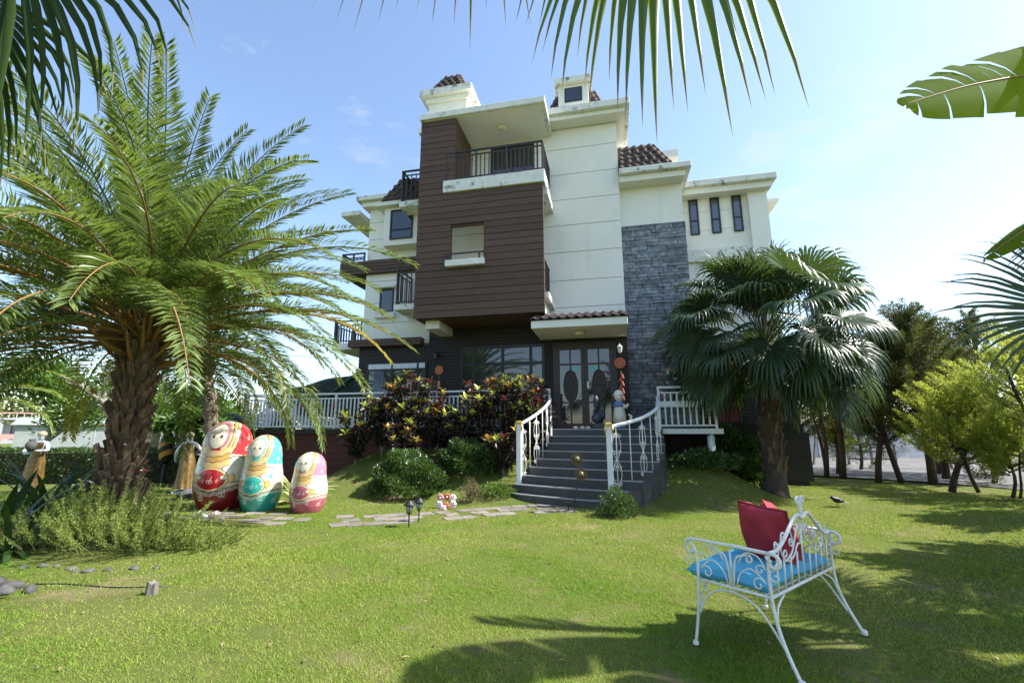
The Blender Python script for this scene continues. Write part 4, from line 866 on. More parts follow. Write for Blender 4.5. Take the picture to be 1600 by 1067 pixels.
# ---------------------------------------------------------------- fan leaves
def fan_leaf(hub, D, N, rad, rng, mats, nseg=42, spread=2.65, droop=1.0, fuse=.55, petiole=None, pr=.016, wmul=1.0, tipw=.5, skew=0):
    D = unit(np.asarray(D, float)); N = np.asarray(N, float); N = unit(N-D*(N@D)); B = np.cross(N, D); hub = np.asarray(hub, float)
    ts = np.array([.04,.22,.42,.58,.74,.88,1.0]); Vs, Fs, Ts = [], [], []; nv = 0
    ang = np.linspace(-spread, spread, nseg); dA = 2*spread/(nseg-1)
    base_t = rng.normal(.45,.15)
    for k, a in enumerate(ang):
        L = rad*(.72+.28*math.cos(a/1.5))*rng.uniform(.90,1.06)*(1+skew*a/spread); d = D*math.cos(a)+B*math.sin(a)+N*(.22*abs(math.sin(a))+rng.normal(0,.02)); d = unit(d)
        pos = hub.copy(); last = 0; tan_ = np.cross(N, d); g = droop*rng.uniform(.6,1.4); cur = d.copy(); rows = []
        for t in ts:
            cur = unit(cur+np.array([0,0,-1.])*g*max(0,t-.52)*1.5*(t-last)/.16); pos = pos+cur*L*(t-last); last = t
            wd = 2*L*t*math.tan(dA/2)*1.04*wmul if t <= fuse else 2*L*fuse*math.tan(dA/2)*wmul*(1-((t-fuse)/(1-fuse))**1.3)*(1-.25*tipw)
            rows.append((pos.copy(), wd))
        for j, (p, wd) in enumerate(rows):
            up = N*(wd*.22); Vs += [p-tan_*wd*.5-up, p+up, p+tan_*wd*.5-up]
        for j in range(len(ts)-1):
            b = nv+3*j; Fs += [(b,b+1,b+4,b+3),(b+1,b+2,b+5,b+4)]
        nv += 3*len(ts); Ts += [np.clip(base_t+rng.normal(0,.12), 0, 1)]*(3*len(ts))
    mi = [2 if (len(mats) > 2 and (f % 12) >= 10) else 1 for f in range(len(Fs))]
    if petiole is not None:
        mb = MB(); mb.tube([tuple(p) for p in petiole], list(np.linspace(pr, pr*.55, len(petiole))), 6, False)
        Fs += [tuple(i+nv for i in f) for f in mb.f]; mi += [0]*len(mb.f); Vs += [np.array(v) for v in mb.v]; Ts += [.5]*len(mb.v)
    return npmesh('fan_leaf', np.array(Vs), np.array(Fs), mats, tint=Ts, mi=mi)
def fan_crown(root, ctr, n, rng, pet=(1.1,1.5), rad=(.95,1.15), emin=-40, emax=85, mats=('petiole_green','fan_leaf'), sel=None, droop=1.0, nseg=42, flat=1.0, a0=0, wild=.18):
    c = Vector(ctr)
    for i in range(n):
        q = i/(n-1.); a = i*2.39996+rng.uniform(-.2,.2)+a0; e = R(emax)-R(emax-emin)*q**.9+rng.uniform(-.08,.08); pl_ = rng.uniform(*pet)*(.75+.35*math.sin(q*PI))
        if sel and not sel(a, e): continue
        d = np.array([math.cos(a)*math.cos(e), math.sin(a)*math.cos(e), math.sin(e)]); pts = []; p = np.array(c)+d*.05-np.array([0,0,.35*q]); cur = d.copy()
        for k in range(7): pts.append(p.copy()); cur = unit(cur+np.array([0,0,-.05-.07*q])); p = p+cur*pl_/6.
        hub = pts[-1]; D = unit(cur+np.array([0,0,-.35*flat])+rng.normal(0,wild*.4,3)); up = np.array([0,0,1.])+np.array([math.cos(a),math.sin(a),0])*-.2+rng.normal(0,wild,3)
        if e > R(60): up = np.array([-math.cos(a), -math.sin(a), .4])
        link('fan_leaf', fan_leaf(hub, D, up, rng.uniform(*rad), rng, list(mats), nseg=nseg, droop=droop*(.7+.6*q), petiole=pts), root)
fp = thing('fan_palm', 'stout fan palm with dense drooping dark green leaves right of the stairs', 'palm', (3.45,11.62,0))
MB().tube([(-.04,-.02,-.05),(0,0,.1),(.03,0,.5),(.02,.02,1.2),(.1,.04,2.4),(.14,.05,3.5)], [.38,.29,.22,.21,.23,.2], 14).build('trunk', 'bark_dark', fp, True)
for i in range(70):
    z = .35+2.9*i/70.; a = i*2.39996; r_ = .19+.02*math.sin(z*3); link('leaf_base', bm_[i % 5], fp, (.03+.03*z+r_*math.cos(a), .02+r_*math.sin(a), z), (.05,0,a+PI/2), float(RN.uniform(.6,.9)))
fan_crown(fp, (.14,.05,3.55), 72, RN, pet=(1.3,2.0), rad=(1.0,1.22), emin=-12, emax=88, nseg=46, droop=1.9, wild=.42)
# fan palm standing behind the camera: a few leaves hang into the top of the view
op = thing('overhead_fan_palm', 'fan palm overhead whose leaf tips hang into the top of the view', 'palm', (.35,-1.6,0))
MB().tube([(0,0,0),(0,0,1.5),(.05,.1,3.0),(.1,.15,4.2)], [.3,.22,.2,.18], 12).build('trunk', 'bark_dark', op, True)
def hang(hub, D, N, rad, nseg, spread, droop, wm=1.0, root=op, start=(.1,.15,4.2), mats=('petiole_green','near_leaf','dry_leaf'), fuse=.5, seed=0, skew=0):
    rg = np.random.default_rng(seed); o = np.array(root.location); h = np.array(hub)-o; s = np.array(start); pts = [s+(h-s)*t+np.array([0,0,.35*math.sin(t*PI)]) for t in np.linspace(0,1,8)]
    return link('fan_leaf', fan_leaf(h, D, N, rad, rg, list(mats), nseg=nseg, spread=spread, droop=droop, petiole=pts, wmul=wm, fuse=fuse, tipw=1, skew=skew), root)
hang((.25,1.36,3.74), (-.34,.03,-.94), (.05,-1,.12), 1.20, 30, .62, .8, 1.1, seed=5, fuse=.6, skew=.28)
hang((-.42,1.22,3.86), (-.03,.03,-1), (.05,-1,.12), 1.12, 22, .72, .6, .45, seed=15, fuse=.6)
hang((-2.30,.95,3.12), (.12,.05,-1), (.35,-1,.1), .95, 26, .9, 1.0, .9, seed=18, fuse=.5, mats=('petiole_green','shaded_near_leaf','dry_leaf'))
hang((-2.02,.90,3.22), (.36,.05,-.90), (.35,-1,.1), 1.02, 30, 1.15, 1.3, .9, seed=8, fuse=.5, mats=('petiole_green','shaded_near_leaf','dry_leaf'))
hang((-.9,-1.2,3.9), (-.7,-.5,-.3), (.0,.0,1), 1.2, 34, 2.4, .8, seed=9); hang((1.4,-1.9,3.9), (.9,-.1,-.3), (.0,.0,1), 1.2, 34, 2.4, .8, seed=10); hang((.4,-2.8,4.0), (.1,-.9,-.3), (.0,.0,1), 1.2, 34, 2.4, .8, seed=12)
fan_crown(op, (.1,.15,4.3), 26, RN, pet=(1.0,1.3), rad=(1.0,1.2), emin=-5, emax=80, nseg=34, droop=1.2, sel=lambda a, e: math.sin(a+R(12)) < .15)  # unseen leaves added to block sky light and deepen the foreground shade
# fan palm off to the right: one leaf reaches into the frame
rp = thing('right_fan_palm', 'fan palm at the right edge with one spread leaf in view', 'palm', (5.7,4.4,0))
MB().tube([(0,0,0),(0,0,1.6),(.02,0,3.25)], [.28,.22,.2], 12).build('trunk', 'bark_dark', rp, True)
fan_crown(rp, (0,0,3.3), 34, RN, pet=(1.0,1.3), rad=(.9,1.1), emin=-30, emax=80, nseg=40, droop=.8, sel=lambda a, e: math.cos(a-R(176)) < .62)
hang((3.72,4.42,2.38), (-.95,.12,-.05), (.15,-.9,.35), 1.0, 46, 2.3, .55, root=rp, start=(0,0,3.2), mats=('petiole_green','fan_leaf'), seed=3)
# ---------------------------------------------------------------- banana plant
ban = thing('banana_plant', 'banana plant at the right edge with large torn yellow-green leaves', 'plant', (4.9,4.5,0))
MB().tube([(0,0,0),(-.03,0,1.0),(-.05,0,2.2),(-.1,0,3.0)], [.18,.15,.12,.09], 12).build('pseudostem', 'petiole_green', ban, True)
def banana_leaf(pts, width, up, rng, root, tear=.25):
    pts = [np.array(p, float) for p in pts]; n = 60; P = np.array([np.array(crv([tuple(p) for p in pts], t)) for t in np.linspace(0,1,n)]); Tn = unit(np.gradient(P, axis=0)); up = np.array(up, float)
    Vs, Fs, mi, Ts = [], [], [], []
    mb = MB(); mb.tube([tuple(p) for p in P], list(np.linspace(.028,.004,n)), 6, False); Vs += [np.array(v) for v in mb.v]; Fs += list(mb.f); mi += [0]*len(mb.f); Ts += [.8]*len(mb.v)
    for s in (-1,1):
        i = 9
        while i < n-1:
            ln = int(rng.integers(2,7)); j = min(n-1, i+ln); sag = rng.uniform(.05,.35); lean = rng.uniform(0,.05); gap = rng.uniform(0,tear)
            rows = []
            for k in range(i, j+1):
                t = (k-9)/(n-10.); wd = width*.5*(math.sin(min(1,t*1.02)*PI)**.45 if t < .98 else .12)*(1-.1*t); B = np.cross(Tn[k], up); B = B/np.linalg.norm(B)*s; U = np.cross(B, Tn[k])*s; U = U if U[2] > 0 else -U
                f = (k-i)/max(1,(j-i)); sh = Tn[k]*(-gap*.22*(f-.5)*2*wd)
                row = [P[k]+U*.004]
                for m_ in (.33,.66,1.0): row.append(P[k]+B*wd*m_+Tn[k]*wd*.42*m_+U*(.10*wd*math.sin(m_*2.2)-sag*wd*m_**2)+sh*m_+np.array([0,0,-lean*m_]))
                rows.append(row)
            b = len(Vs)
            for row in rows: Vs += row; Ts += [float(np.clip(.4+.1*rng.normal(),0,1))]*4
            for r_ in range(len(rows)-1):
                for c in range(3): Fs.append((b+4*r_+c, b+4*r_+c+1, b+4*r_+c+5, b+4*r_+c+4)); mi.append(1)
            i = j
    o = npmesh('banana_leaf', np.array(Vs), np.array(Fs), ['petiole','banana_leaf'], tint=Ts, mi=mi, smooth=True)
    return link('banana_leaf', o, root, -Vector(root.location))
rb = np.random.default_rng(21)
banana_leaf([(4.82,4.5,3.0),(4.6,4.5,4.1),(4.0,4.42,4.50),(3.3,4.30,4.46),(2.62,4.18,4.27)], .80, (-.45,-.86,.10), rb, ban)
banana_leaf([(4.82,4.5,2.6),(4.5,4.5,3.4),(4.1,4.45,3.45),(3.55,4.38,3.18),(3.02,4.26,2.84)], .34, (-.2,-.5,.75), rb, ban)
for a, l, hz in ((0.2,2.6,0),(-1.0,2.4,0),(-1.7,2.4,.5),(-2.5,2.7,1.0),(-2.2,2.2,.2)):
    c, s = math.cos(a), math.sin(a); banana_leaf([(4.82,4.5,2.9),(4.82+.5*c,4.5+.5*s,3.8+hz*.6),(4.82+1.2*c,4.5+1.2*s,4.3+hz),(4.82+l*.7*c,4.5+l*.7*s,4.2+hz),(4.82+l*.9*c,4.5+l*.9*s,3.7+hz)], .66, (0,0,1), rb, ban)
# ---------------------------------------------------------------- trees with limbs
def limbs(rng, base, d0, length, r0, levels, spread, nb, bias=(0,0,.25), wob=.2, lenr=.68):
    """returns tubes [(pts, radii)] and tip samples (points, directions)"""
    tubes, tips = [], []
    def go(p, d, L, r_, lv):
        k = 6; pts = [p.copy()]; cur = unit(d)
        for i in range(k): cur = unit(cur+rng.normal(0,wob,3)*.5+np.array(bias)*.12); p = p+cur*L/k; pts.append(p.copy())
        tubes.append((pts, np.linspace(r_, r_*.62, k+1)))
        if lv == 0:
            for q in pts[2:]: tips.append((q, cur))
            return
        if lv == 1:
            for q in pts[3:]: tips.append((q, cur))
        n = nb if np.isscalar(nb) else nb[levels-lv]
        for j in range(n):
            a = 2*PI*(j+rng.uniform(0,.6))/n; o = unit(np.cross(cur, [.3,.5,.8])); o2 = np.cross(cur, o); sp = spread*rng.uniform(.7,1.25)
            nd = cur*math.cos(sp)+(o*math.cos(a)+o2*math.sin(a))*math.sin(sp); st = pts[-1] if j < 2 else pts[rng.integers(3,k)]
            go(st.copy(), nd+np.array(bias)*.3, L*lenr*rng.uniform(.8,1.15), r_*.60, lv-1)
    go(np.array(base, float), np.array(d0, float), length, r0, levels)
    return tubes, tips
def tree(name, label, cat, loc, rng, spec, bark, leaf, nleaf, ll, lw, clump, group=None, up=.3, bendy=.25, extra=None):
    t = thing(name, label, cat, loc, 0, group); tubes, tips = [], []
    for sp in spec:
        a, b = limbs(rng, *sp); tubes += a; tips += b
    m = MB()
    for pts, rr in tubes: m.tube([tuple(p) for p in pts], list(rr), 6 if rr[0] < .05 else 9, False)
    m.build('trunk', bark, t, True)
    if nleaf:
        P0 = np.array([p for p, d in tips]); D0 = np.array([d for p, d in tips]); idx = rng.integers(0, len(P0), nleaf)
        off = rng.normal(0,1,(nleaf,3))*np.array([clump,clump,clump*.8]); P = P0[idx]+off; D = unit(D0[idx]*.6+unit(off)*.7+np.array([0,0,up])+rng.normal(0,.35,(nleaf,3)))
        V_, F_ = leafcloud(P, D, ll*rng.uniform(.7,1.25,nleaf), lw*rng.uniform(.8,1.2,nleaf), rng, bend=bendy)
        tt = np.repeat(np.clip(rng.normal(.42,.2,nleaf)+.25*(np.sin(P[:,0]*1.7)*np.sin(P[:,2]*2.1)),0,1), 5)
        c = link('crown', npmesh('crown', V_, F_, leaf, tint=tt), t); c['kind'] = 'stuff'
    return t
def tuft_tree(name, label, loc, rng, h, r, nclump, nleaf, trunks, leafm, group, lean=0, base=.3, ll=.07, lw=.0095, bark='bark_dark', topw=.35, flow=.5, fat=.24):
    """bushy needle-leaved tree: upright sprays of tiny leaves gathered into plumes round a forked trunk"""
    t = thing(name, label, 'tree', loc, 0, group); m = MB()
    for (x, y, dx, dy, rr) in trunks:
        pts = [(x+dx*q+.05*math.sin(q*7+x*9), y+dy*q+.05*math.cos(q*6), h*.85*q) for q in np.linspace(0,1,9)]; m.tube(pts, list(rr*(1-.8*np.linspace(0,1,9))+.008), 8)
    # plume centres
    cz = base+(1-base)*rng.uniform(0,1,nclump)**.85; ca = rng.uniform(0,2*PI,nclump); prof = np.sin(np.clip((cz-base)/(1-base)*.92+.08,0,1)*PI)**.6*(1-(1-topw)*((cz-base)/(1-base))**2); cr2 = r*prof*rng.uniform(.35,1,nclump)**.6
    C = np.stack([cr2*np.cos(ca)+lean*cz, cr2*np.sin(ca), cz*h*.94], 1); ax_ = np.stack([lean*cz*.6, np.zeros(nclump), cz*h*.75], 1)
    for k in range(0, nclump, 2): m.tube([tuple(ax_[k]*.9+np.array([trunks[0][0],trunks[0][1],0])*.5), tuple((ax_[k]+C[k])/2+np.array([0,0,-.05])), tuple(C[k])], [.022,.014,.005], 5, False)
    m.build('trunk', bark, t, True)
    per = nleaf//nclump; idx = np.repeat(np.arange(nclump), per); n = len(idx); out = unit(np.stack([np.cos(ca),np.sin(ca),np.full(nclump,.9)],1)); pl_ = rng.uniform(.30,.75,nclump)*min(1, h/4+.3)
    s = rng.uniform(-.5,1,n); rad = fat*pl_[idx]*(1.15-np.abs(s))*rng.normal(0,1,n); sd2 = unit(rng.normal(0,1,(n,3)))
    P = C[idx]+out[idx]*(s*pl_[idx])[:,None]+sd2*np.abs(rad)[:,None]; D = unit(out[idx]*flow+sd2*.8+np.array([0,0,.35]))
    w_ = lw*rng.uniform(.7,1.3,n); L = ll*rng.uniform(.6,1.3,n); B = unit(np.cross(D, rng.normal(0,1,(n,3))))
    V_ = np.stack([P, P+D*L[:,None]*.5+B*w_[:,None], P+D*L[:,None], P+D*L[:,None]*.5-B*w_[:,None]],1).reshape(-1,3); F_ = np.arange(n*4).reshape(n,4)
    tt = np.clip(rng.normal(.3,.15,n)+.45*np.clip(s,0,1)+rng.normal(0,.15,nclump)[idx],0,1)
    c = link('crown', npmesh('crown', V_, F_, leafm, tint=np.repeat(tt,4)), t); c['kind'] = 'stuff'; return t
rt = np.random.default_rng(5)
G1 = 'dark bushy trees beyond the lawn'
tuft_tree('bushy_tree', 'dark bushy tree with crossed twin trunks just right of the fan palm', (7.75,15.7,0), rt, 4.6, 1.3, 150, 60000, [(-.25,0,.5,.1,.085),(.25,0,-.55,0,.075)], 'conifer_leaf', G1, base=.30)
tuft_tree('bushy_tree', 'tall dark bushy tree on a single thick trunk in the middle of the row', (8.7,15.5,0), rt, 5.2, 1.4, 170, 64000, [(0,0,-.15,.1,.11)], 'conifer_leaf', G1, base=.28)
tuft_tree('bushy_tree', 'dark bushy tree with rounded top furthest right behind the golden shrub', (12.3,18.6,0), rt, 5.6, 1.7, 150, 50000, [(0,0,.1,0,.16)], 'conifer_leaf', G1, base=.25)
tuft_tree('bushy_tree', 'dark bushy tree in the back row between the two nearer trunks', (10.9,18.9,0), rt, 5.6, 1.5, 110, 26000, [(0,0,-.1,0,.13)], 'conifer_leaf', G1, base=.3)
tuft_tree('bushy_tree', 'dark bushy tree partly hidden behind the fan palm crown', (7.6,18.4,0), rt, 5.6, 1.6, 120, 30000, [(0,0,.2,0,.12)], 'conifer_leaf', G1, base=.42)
for k, (x, y, lab) in enumerate(((6.15,17.6,'thin tree trunk nearest the villa corner behind the fan palm'),(6.75,17.3,'thin forked young tree behind the fan palm beside the plank wall'),(7.05,16.9,'straight pale thin tree with fine twigs left of the twin trunks'),(5.4,17.9,'slender curved young tree close to the dark board by the villa'))):
    tuft_tree('young_tree', lab, (x,y,0), rt, 4.4, .75, 40, 6000, [(0,0,.1,0,.075 if k != 2 else .10)]+([(0,0,-.35,.1,.05)] if k == 1 else []), 'conifer_leaf', 'young trees behind the fan palm', base=.42)
tuft_tree('bushy_tree', 'dark bushy tree low between the twin trunks and the golden shrubs', (9.9,17.0,0), rt, 4.8, 1.4, 130, 40000, [(0,0,.1,0,.10)], 'conifer_leaf', G1, base=.16)
tuft_tree('bushy_tree', 'dark bushy tree low down left of the twin trunks', (6.4,18.6,0), rt, 4.2, 1.2, 90, 24000, [(0,0,.1,0,.08)], 'conifer_leaf', G1, base=.30)
tuft_tree('bushy_tree', 'low dark bush on the gravel edge right of the twin trunks', (10.4,15.9,0), rt, 2.3, 1.0, 70, 18000, [(0,0,.1,0,.06)], 'conifer_leaf', G1, base=.06)
tuft_tree('bushy_tree', 'low dark bush in front of the panel wall behind the thin trunks', (9.2,20.5,0), rt, 2.4, 1.2, 70, 16000, [(0,0,.1,0,.06)], 'conifer_leaf', G1, base=.06)
G2 = 'golden-leaved shrubs along the lawn edge'
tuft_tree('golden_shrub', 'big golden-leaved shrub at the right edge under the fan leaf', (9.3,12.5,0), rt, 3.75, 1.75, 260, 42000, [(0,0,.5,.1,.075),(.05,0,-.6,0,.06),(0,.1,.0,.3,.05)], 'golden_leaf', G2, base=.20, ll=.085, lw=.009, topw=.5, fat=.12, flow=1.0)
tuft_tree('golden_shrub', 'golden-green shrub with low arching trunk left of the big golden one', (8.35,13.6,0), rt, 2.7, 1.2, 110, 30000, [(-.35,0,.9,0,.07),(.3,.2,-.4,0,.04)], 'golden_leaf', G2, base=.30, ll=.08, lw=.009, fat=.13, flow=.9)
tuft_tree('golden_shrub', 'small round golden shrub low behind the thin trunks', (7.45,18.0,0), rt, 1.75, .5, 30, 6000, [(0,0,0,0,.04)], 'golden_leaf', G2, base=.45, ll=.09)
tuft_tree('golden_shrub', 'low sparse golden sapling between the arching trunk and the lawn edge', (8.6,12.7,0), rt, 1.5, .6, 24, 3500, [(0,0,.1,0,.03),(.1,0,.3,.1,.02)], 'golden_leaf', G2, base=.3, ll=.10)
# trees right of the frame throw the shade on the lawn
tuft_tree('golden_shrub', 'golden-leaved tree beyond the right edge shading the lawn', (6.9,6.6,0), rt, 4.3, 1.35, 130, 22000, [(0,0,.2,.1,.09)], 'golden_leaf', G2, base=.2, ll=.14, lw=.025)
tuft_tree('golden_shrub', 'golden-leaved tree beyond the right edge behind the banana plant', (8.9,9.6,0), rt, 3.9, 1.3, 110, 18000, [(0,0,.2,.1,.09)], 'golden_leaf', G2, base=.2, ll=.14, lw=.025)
# ---------------------------------------------------------------- left background trees
lt = np.random.default_rng(9)
tree('bare_branched_tree', 'grey tree with forking bare branches and sparse leaves at far left', 'tree', (-20.9,15.9,0), lt, [((0,0,0),(-.25,0,1),1.6,.24,3,.62,3,(0,0,.15),.22,.8),((.9,.2,0),(.3,0,1),1.5,.26,3,.6,3,(0,0,.2),.25,.8)], 'bark_grey', 'broad_leaf', 3600, .20, .085, .35, 'leafy trees behind the hedge')
tree('leafy_tree', 'leafy tree behind the bare branches at the left edge', 'tree', (-27.5,17.5,0), lt, [((0,0,0),(0,0,1),2.0,.2,3,.6,3)], 'bark_grey', 'broad_leaf', 6000, .26, .11, .5, 'leafy trees behind the hedge')
tree('leafy_tree', 'leafy tree in the distance between big palm trunk and bare tree', 'tree', (-24.0,21.5,0), lt, [((0,0,0),(0,0,1),1.5,.16,3,.6,3)], 'bark_grey', 'broad_leaf', 6000, .24, .10, .5, 'leafy trees behind the hedge')
tree('leafy_tree', 'low leafy tree right of the grey shed behind the hedge', 'tree', (-19.5,19.0,0), lt, [((0,0,0),(0,0,1),1.1,.14,3,.65,3)], 'bark_grey', 'broad_leaf', 6000, .22, .09, .5, 'leafy trees behind the hedge')
# frangipani: rosettes of long leaves
def frangipani(name, label, loc, rng, spec, nros, group=None):
    t = thing(name, label, 'tree', loc, 0, group); m = MB(); tips = []
    for sp in spec:
        a, b = limbs(rng, *sp); tips += b
        for pts, rr in a: m.tube([tuple(p) for p in pts], list(rr), 7, False)
    m.build('trunk', 'bark_grey', t, True); P, D, N, L, T = [], [], [], [], []
    for i in rng.integers(0, len(tips), nros):
        p, d = tips[i]; p = p+rng.normal(0,.16,3); d = unit(d+np.array([0,0,.8])+rng.normal(0,.3,3)); o = unit(np.cross(d, [.2,.9,.1])); o2 = np.cross(d, o); tb = rng.normal(.5,.2)
        for j in range(11):
            a = j*2.4; el = .15+.07*j; v = (o*math.cos(a)+o2*math.sin(a))*math.cos(el)+d*math.sin(el); P.append(p); D.append(v); N.append(d); L.append(rng.uniform(.22,.34)); T.append(np.clip(tb+rng.normal(0,.12),0,1))
    V_, F_ = leafcloud(np.array(P), np.array(D), np.array(L), .075, rng, bend=.22, N=np.array(N)); c = link('crown', npmesh('crown', V_, F_, 'broad_leaf', tint=np.repeat(T,5)), t); c['kind'] = 'stuff'
frangipani('frangipani_tree', 'lush bright green frangipani right of the big palm trunk', (-12.1,11.4,0), lt, [((0,0,0),(.1,0,1),.9,.13,3,.6,3,(0,0,.2),.2,.75)], 240)
frangipani('frangipani_tree', 'lower frangipani foliage between the slim palm and the terrace', (-11.2,13.6,0), lt, [((0,0,0),(.1,0,1),.8,.10,2,.7,3,(0,0,.2),.2,.75)], 130)
# ---------------------------------------------------------------- clipped hedge
def hedge(name, label, p0, p1, h, th, rng, n, cat='hedge', leafm='hedge_leaf'):
    p0, p1 = Vector(p0), Vector(p1); L = (p1-p0).length; a = math.atan2(p1.y-p0.y, p1.x-p0.x); t = thing(name, label, cat, p0, a)
    g = MB(); g.box(.05, L-.05, -th/2+.1, th/2-.1, 0, h-.12); g.build('twig_core', 'bark_dark', t)
    P = np.stack([rng.uniform(0,L,n), rng.uniform(-th/2,th/2,n), rng.uniform(0,h,n)],1); f = rng.integers(0,5,n); e = np.abs(rng.normal(0,.045,n))
    P[f == 0,1] = -th/2+e[f == 0]; P[f == 1,1] = -th/2+e[f == 1]; P[f == 2,2] = h-e[f == 2]; P[f == 3,2] = h-e[f == 3]; P[f == 4,0] = np.where(rng.uniform(0,1,(f == 4).sum()) > .5, L, 0)
    P += (np.sin(P[:,[0]]*5)*np.cos(P[:,[2]]*6))*.03; D = unit(rng.normal(0,.7,(n,3))+np.array([0,-.45,.55]))
    V_, F_ = leafcloud(P, D, rng.uniform(.05,.09,n), .034, rng); c = link('foliage', npmesh('foliage', V_, F_, leafm, tint=np.repeat(np.clip(rng.normal(.45,.25,n),0,1),5)), t); c['kind'] = 'stuff'; return t
hedge('clipped_hedge', 'long clipped dark green hedge behind the statues at left', (-21.0,9.6,0), (-11.3,11.75,0), .95, .9, lt, 22000)
# ---------------------------------------------------------------- crotons: shrubs of coloured leaf rosettes
PAL = [((.66,.58,.08),(.40,.20,.03)), ((.50,.56,.08),(.26,.32,.04)), ((.26,.05,.04),(.10,.02,.02)), ((.42,.26,.04),(.22,.05,.02)), ((.40,.46,.07),(.14,.19,.03)), ((.46,.50,.08),(.22,.10,.03))]
def rosette_mesh(pal, rng, n=15):
    P, D, N, L, Cc = [], [], [], [], []; a_, b_ = pal
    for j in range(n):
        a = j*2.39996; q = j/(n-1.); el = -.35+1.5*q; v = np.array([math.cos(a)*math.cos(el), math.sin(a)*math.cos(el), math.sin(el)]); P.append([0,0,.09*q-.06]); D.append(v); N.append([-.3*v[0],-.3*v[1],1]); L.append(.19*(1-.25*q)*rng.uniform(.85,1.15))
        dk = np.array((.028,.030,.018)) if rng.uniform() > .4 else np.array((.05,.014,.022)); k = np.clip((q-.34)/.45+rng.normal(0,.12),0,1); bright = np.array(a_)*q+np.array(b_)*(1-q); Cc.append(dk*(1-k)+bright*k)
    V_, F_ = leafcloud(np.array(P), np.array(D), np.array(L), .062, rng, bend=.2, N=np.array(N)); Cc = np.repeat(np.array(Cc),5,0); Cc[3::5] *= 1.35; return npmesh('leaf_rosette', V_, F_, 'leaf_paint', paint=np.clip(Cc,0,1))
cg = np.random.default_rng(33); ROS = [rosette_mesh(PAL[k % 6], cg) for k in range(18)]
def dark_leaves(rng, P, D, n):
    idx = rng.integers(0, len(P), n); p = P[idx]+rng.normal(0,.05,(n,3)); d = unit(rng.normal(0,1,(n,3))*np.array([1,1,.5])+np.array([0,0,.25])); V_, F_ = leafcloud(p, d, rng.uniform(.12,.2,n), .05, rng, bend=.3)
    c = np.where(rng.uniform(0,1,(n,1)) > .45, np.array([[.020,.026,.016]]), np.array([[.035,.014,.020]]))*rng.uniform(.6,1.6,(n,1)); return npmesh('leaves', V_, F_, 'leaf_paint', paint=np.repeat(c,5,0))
def croton(label, x, y, h, w_, nstem, lean=0):
    z0 = float(gz(x,y)); t = thing('croton_shrub', label, 'shrub', (x,y,z0), 0, 'croton shrubs in front of the terrace'); m = MB(); PP = []
    for i in range(nstem):
        a = i*2.4+cg.uniform(0,.5); rr = w_*math.sqrt((i+.5)/nstem); hh = h*1.07*cg.uniform(.55,1.0)*(1-.12*(rr/w_)); tx, ty = rr*math.cos(a)+lean, rr*.75*math.sin(a)
        pts = [np.array([tx*.25*q+tx*.75*q*q, ty*.25*q+ty*.75*q*q, hh*q]) for q in np.linspace(0,1,7)]; m.tube([tuple(p) for p in pts], list(np.linspace(.018,.008,7)), 5, False)
        PP += [p for p in pts[2:]]*1; s = float(cg.uniform(1.0,1.55)); k = int(cg.integers(0,18)); 
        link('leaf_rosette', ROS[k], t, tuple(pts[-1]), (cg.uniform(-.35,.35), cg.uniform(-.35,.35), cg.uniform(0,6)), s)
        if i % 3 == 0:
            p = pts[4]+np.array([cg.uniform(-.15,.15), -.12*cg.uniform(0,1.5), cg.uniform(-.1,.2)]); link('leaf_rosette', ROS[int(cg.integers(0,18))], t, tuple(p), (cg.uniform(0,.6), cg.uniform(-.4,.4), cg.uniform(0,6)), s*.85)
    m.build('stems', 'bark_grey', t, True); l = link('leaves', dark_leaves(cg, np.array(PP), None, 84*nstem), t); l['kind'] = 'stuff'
for lab, x, y, h, w_, n in (('low croton at the left end overlapping the white railing', -6.75,11.05,1.35,.55,11),('croton with dark red tops, second from the left of the row', -6.1,11.2,1.85,.6,14),('tall croton with light green tops below the wall plaque', -5.35,11.2,2.05,.6,15),
    ('croton in the row just right of the wall plaque', -4.6,11.25,1.75,.55,13),('shorter croton in the gap where the railing shows through', -3.95,11.1,1.25,.5,11),('croton with orange tops below the lounge window', -3.35,11.15,1.85,.55,14),('tall croton with yellow tops near the stairs', -2.7,11.15,2.05,.55,14),('croton with orange-red tops beside the left stair railing', -2.15,11.2,2.05,.45,12),
    ('croton rising right beside the top of the left stair railing', -1.85,11.62,2.0,.33,10),('croton low in front of the row behind the clipped ixora', -5.3,10.75,1.0,.55,9),('croton low in front of the row near the stairs', -2.7,10.6,1.0,.5,9)): croton(lab, x+.16*(x < -2.2), y, h*1.05, w_, n)
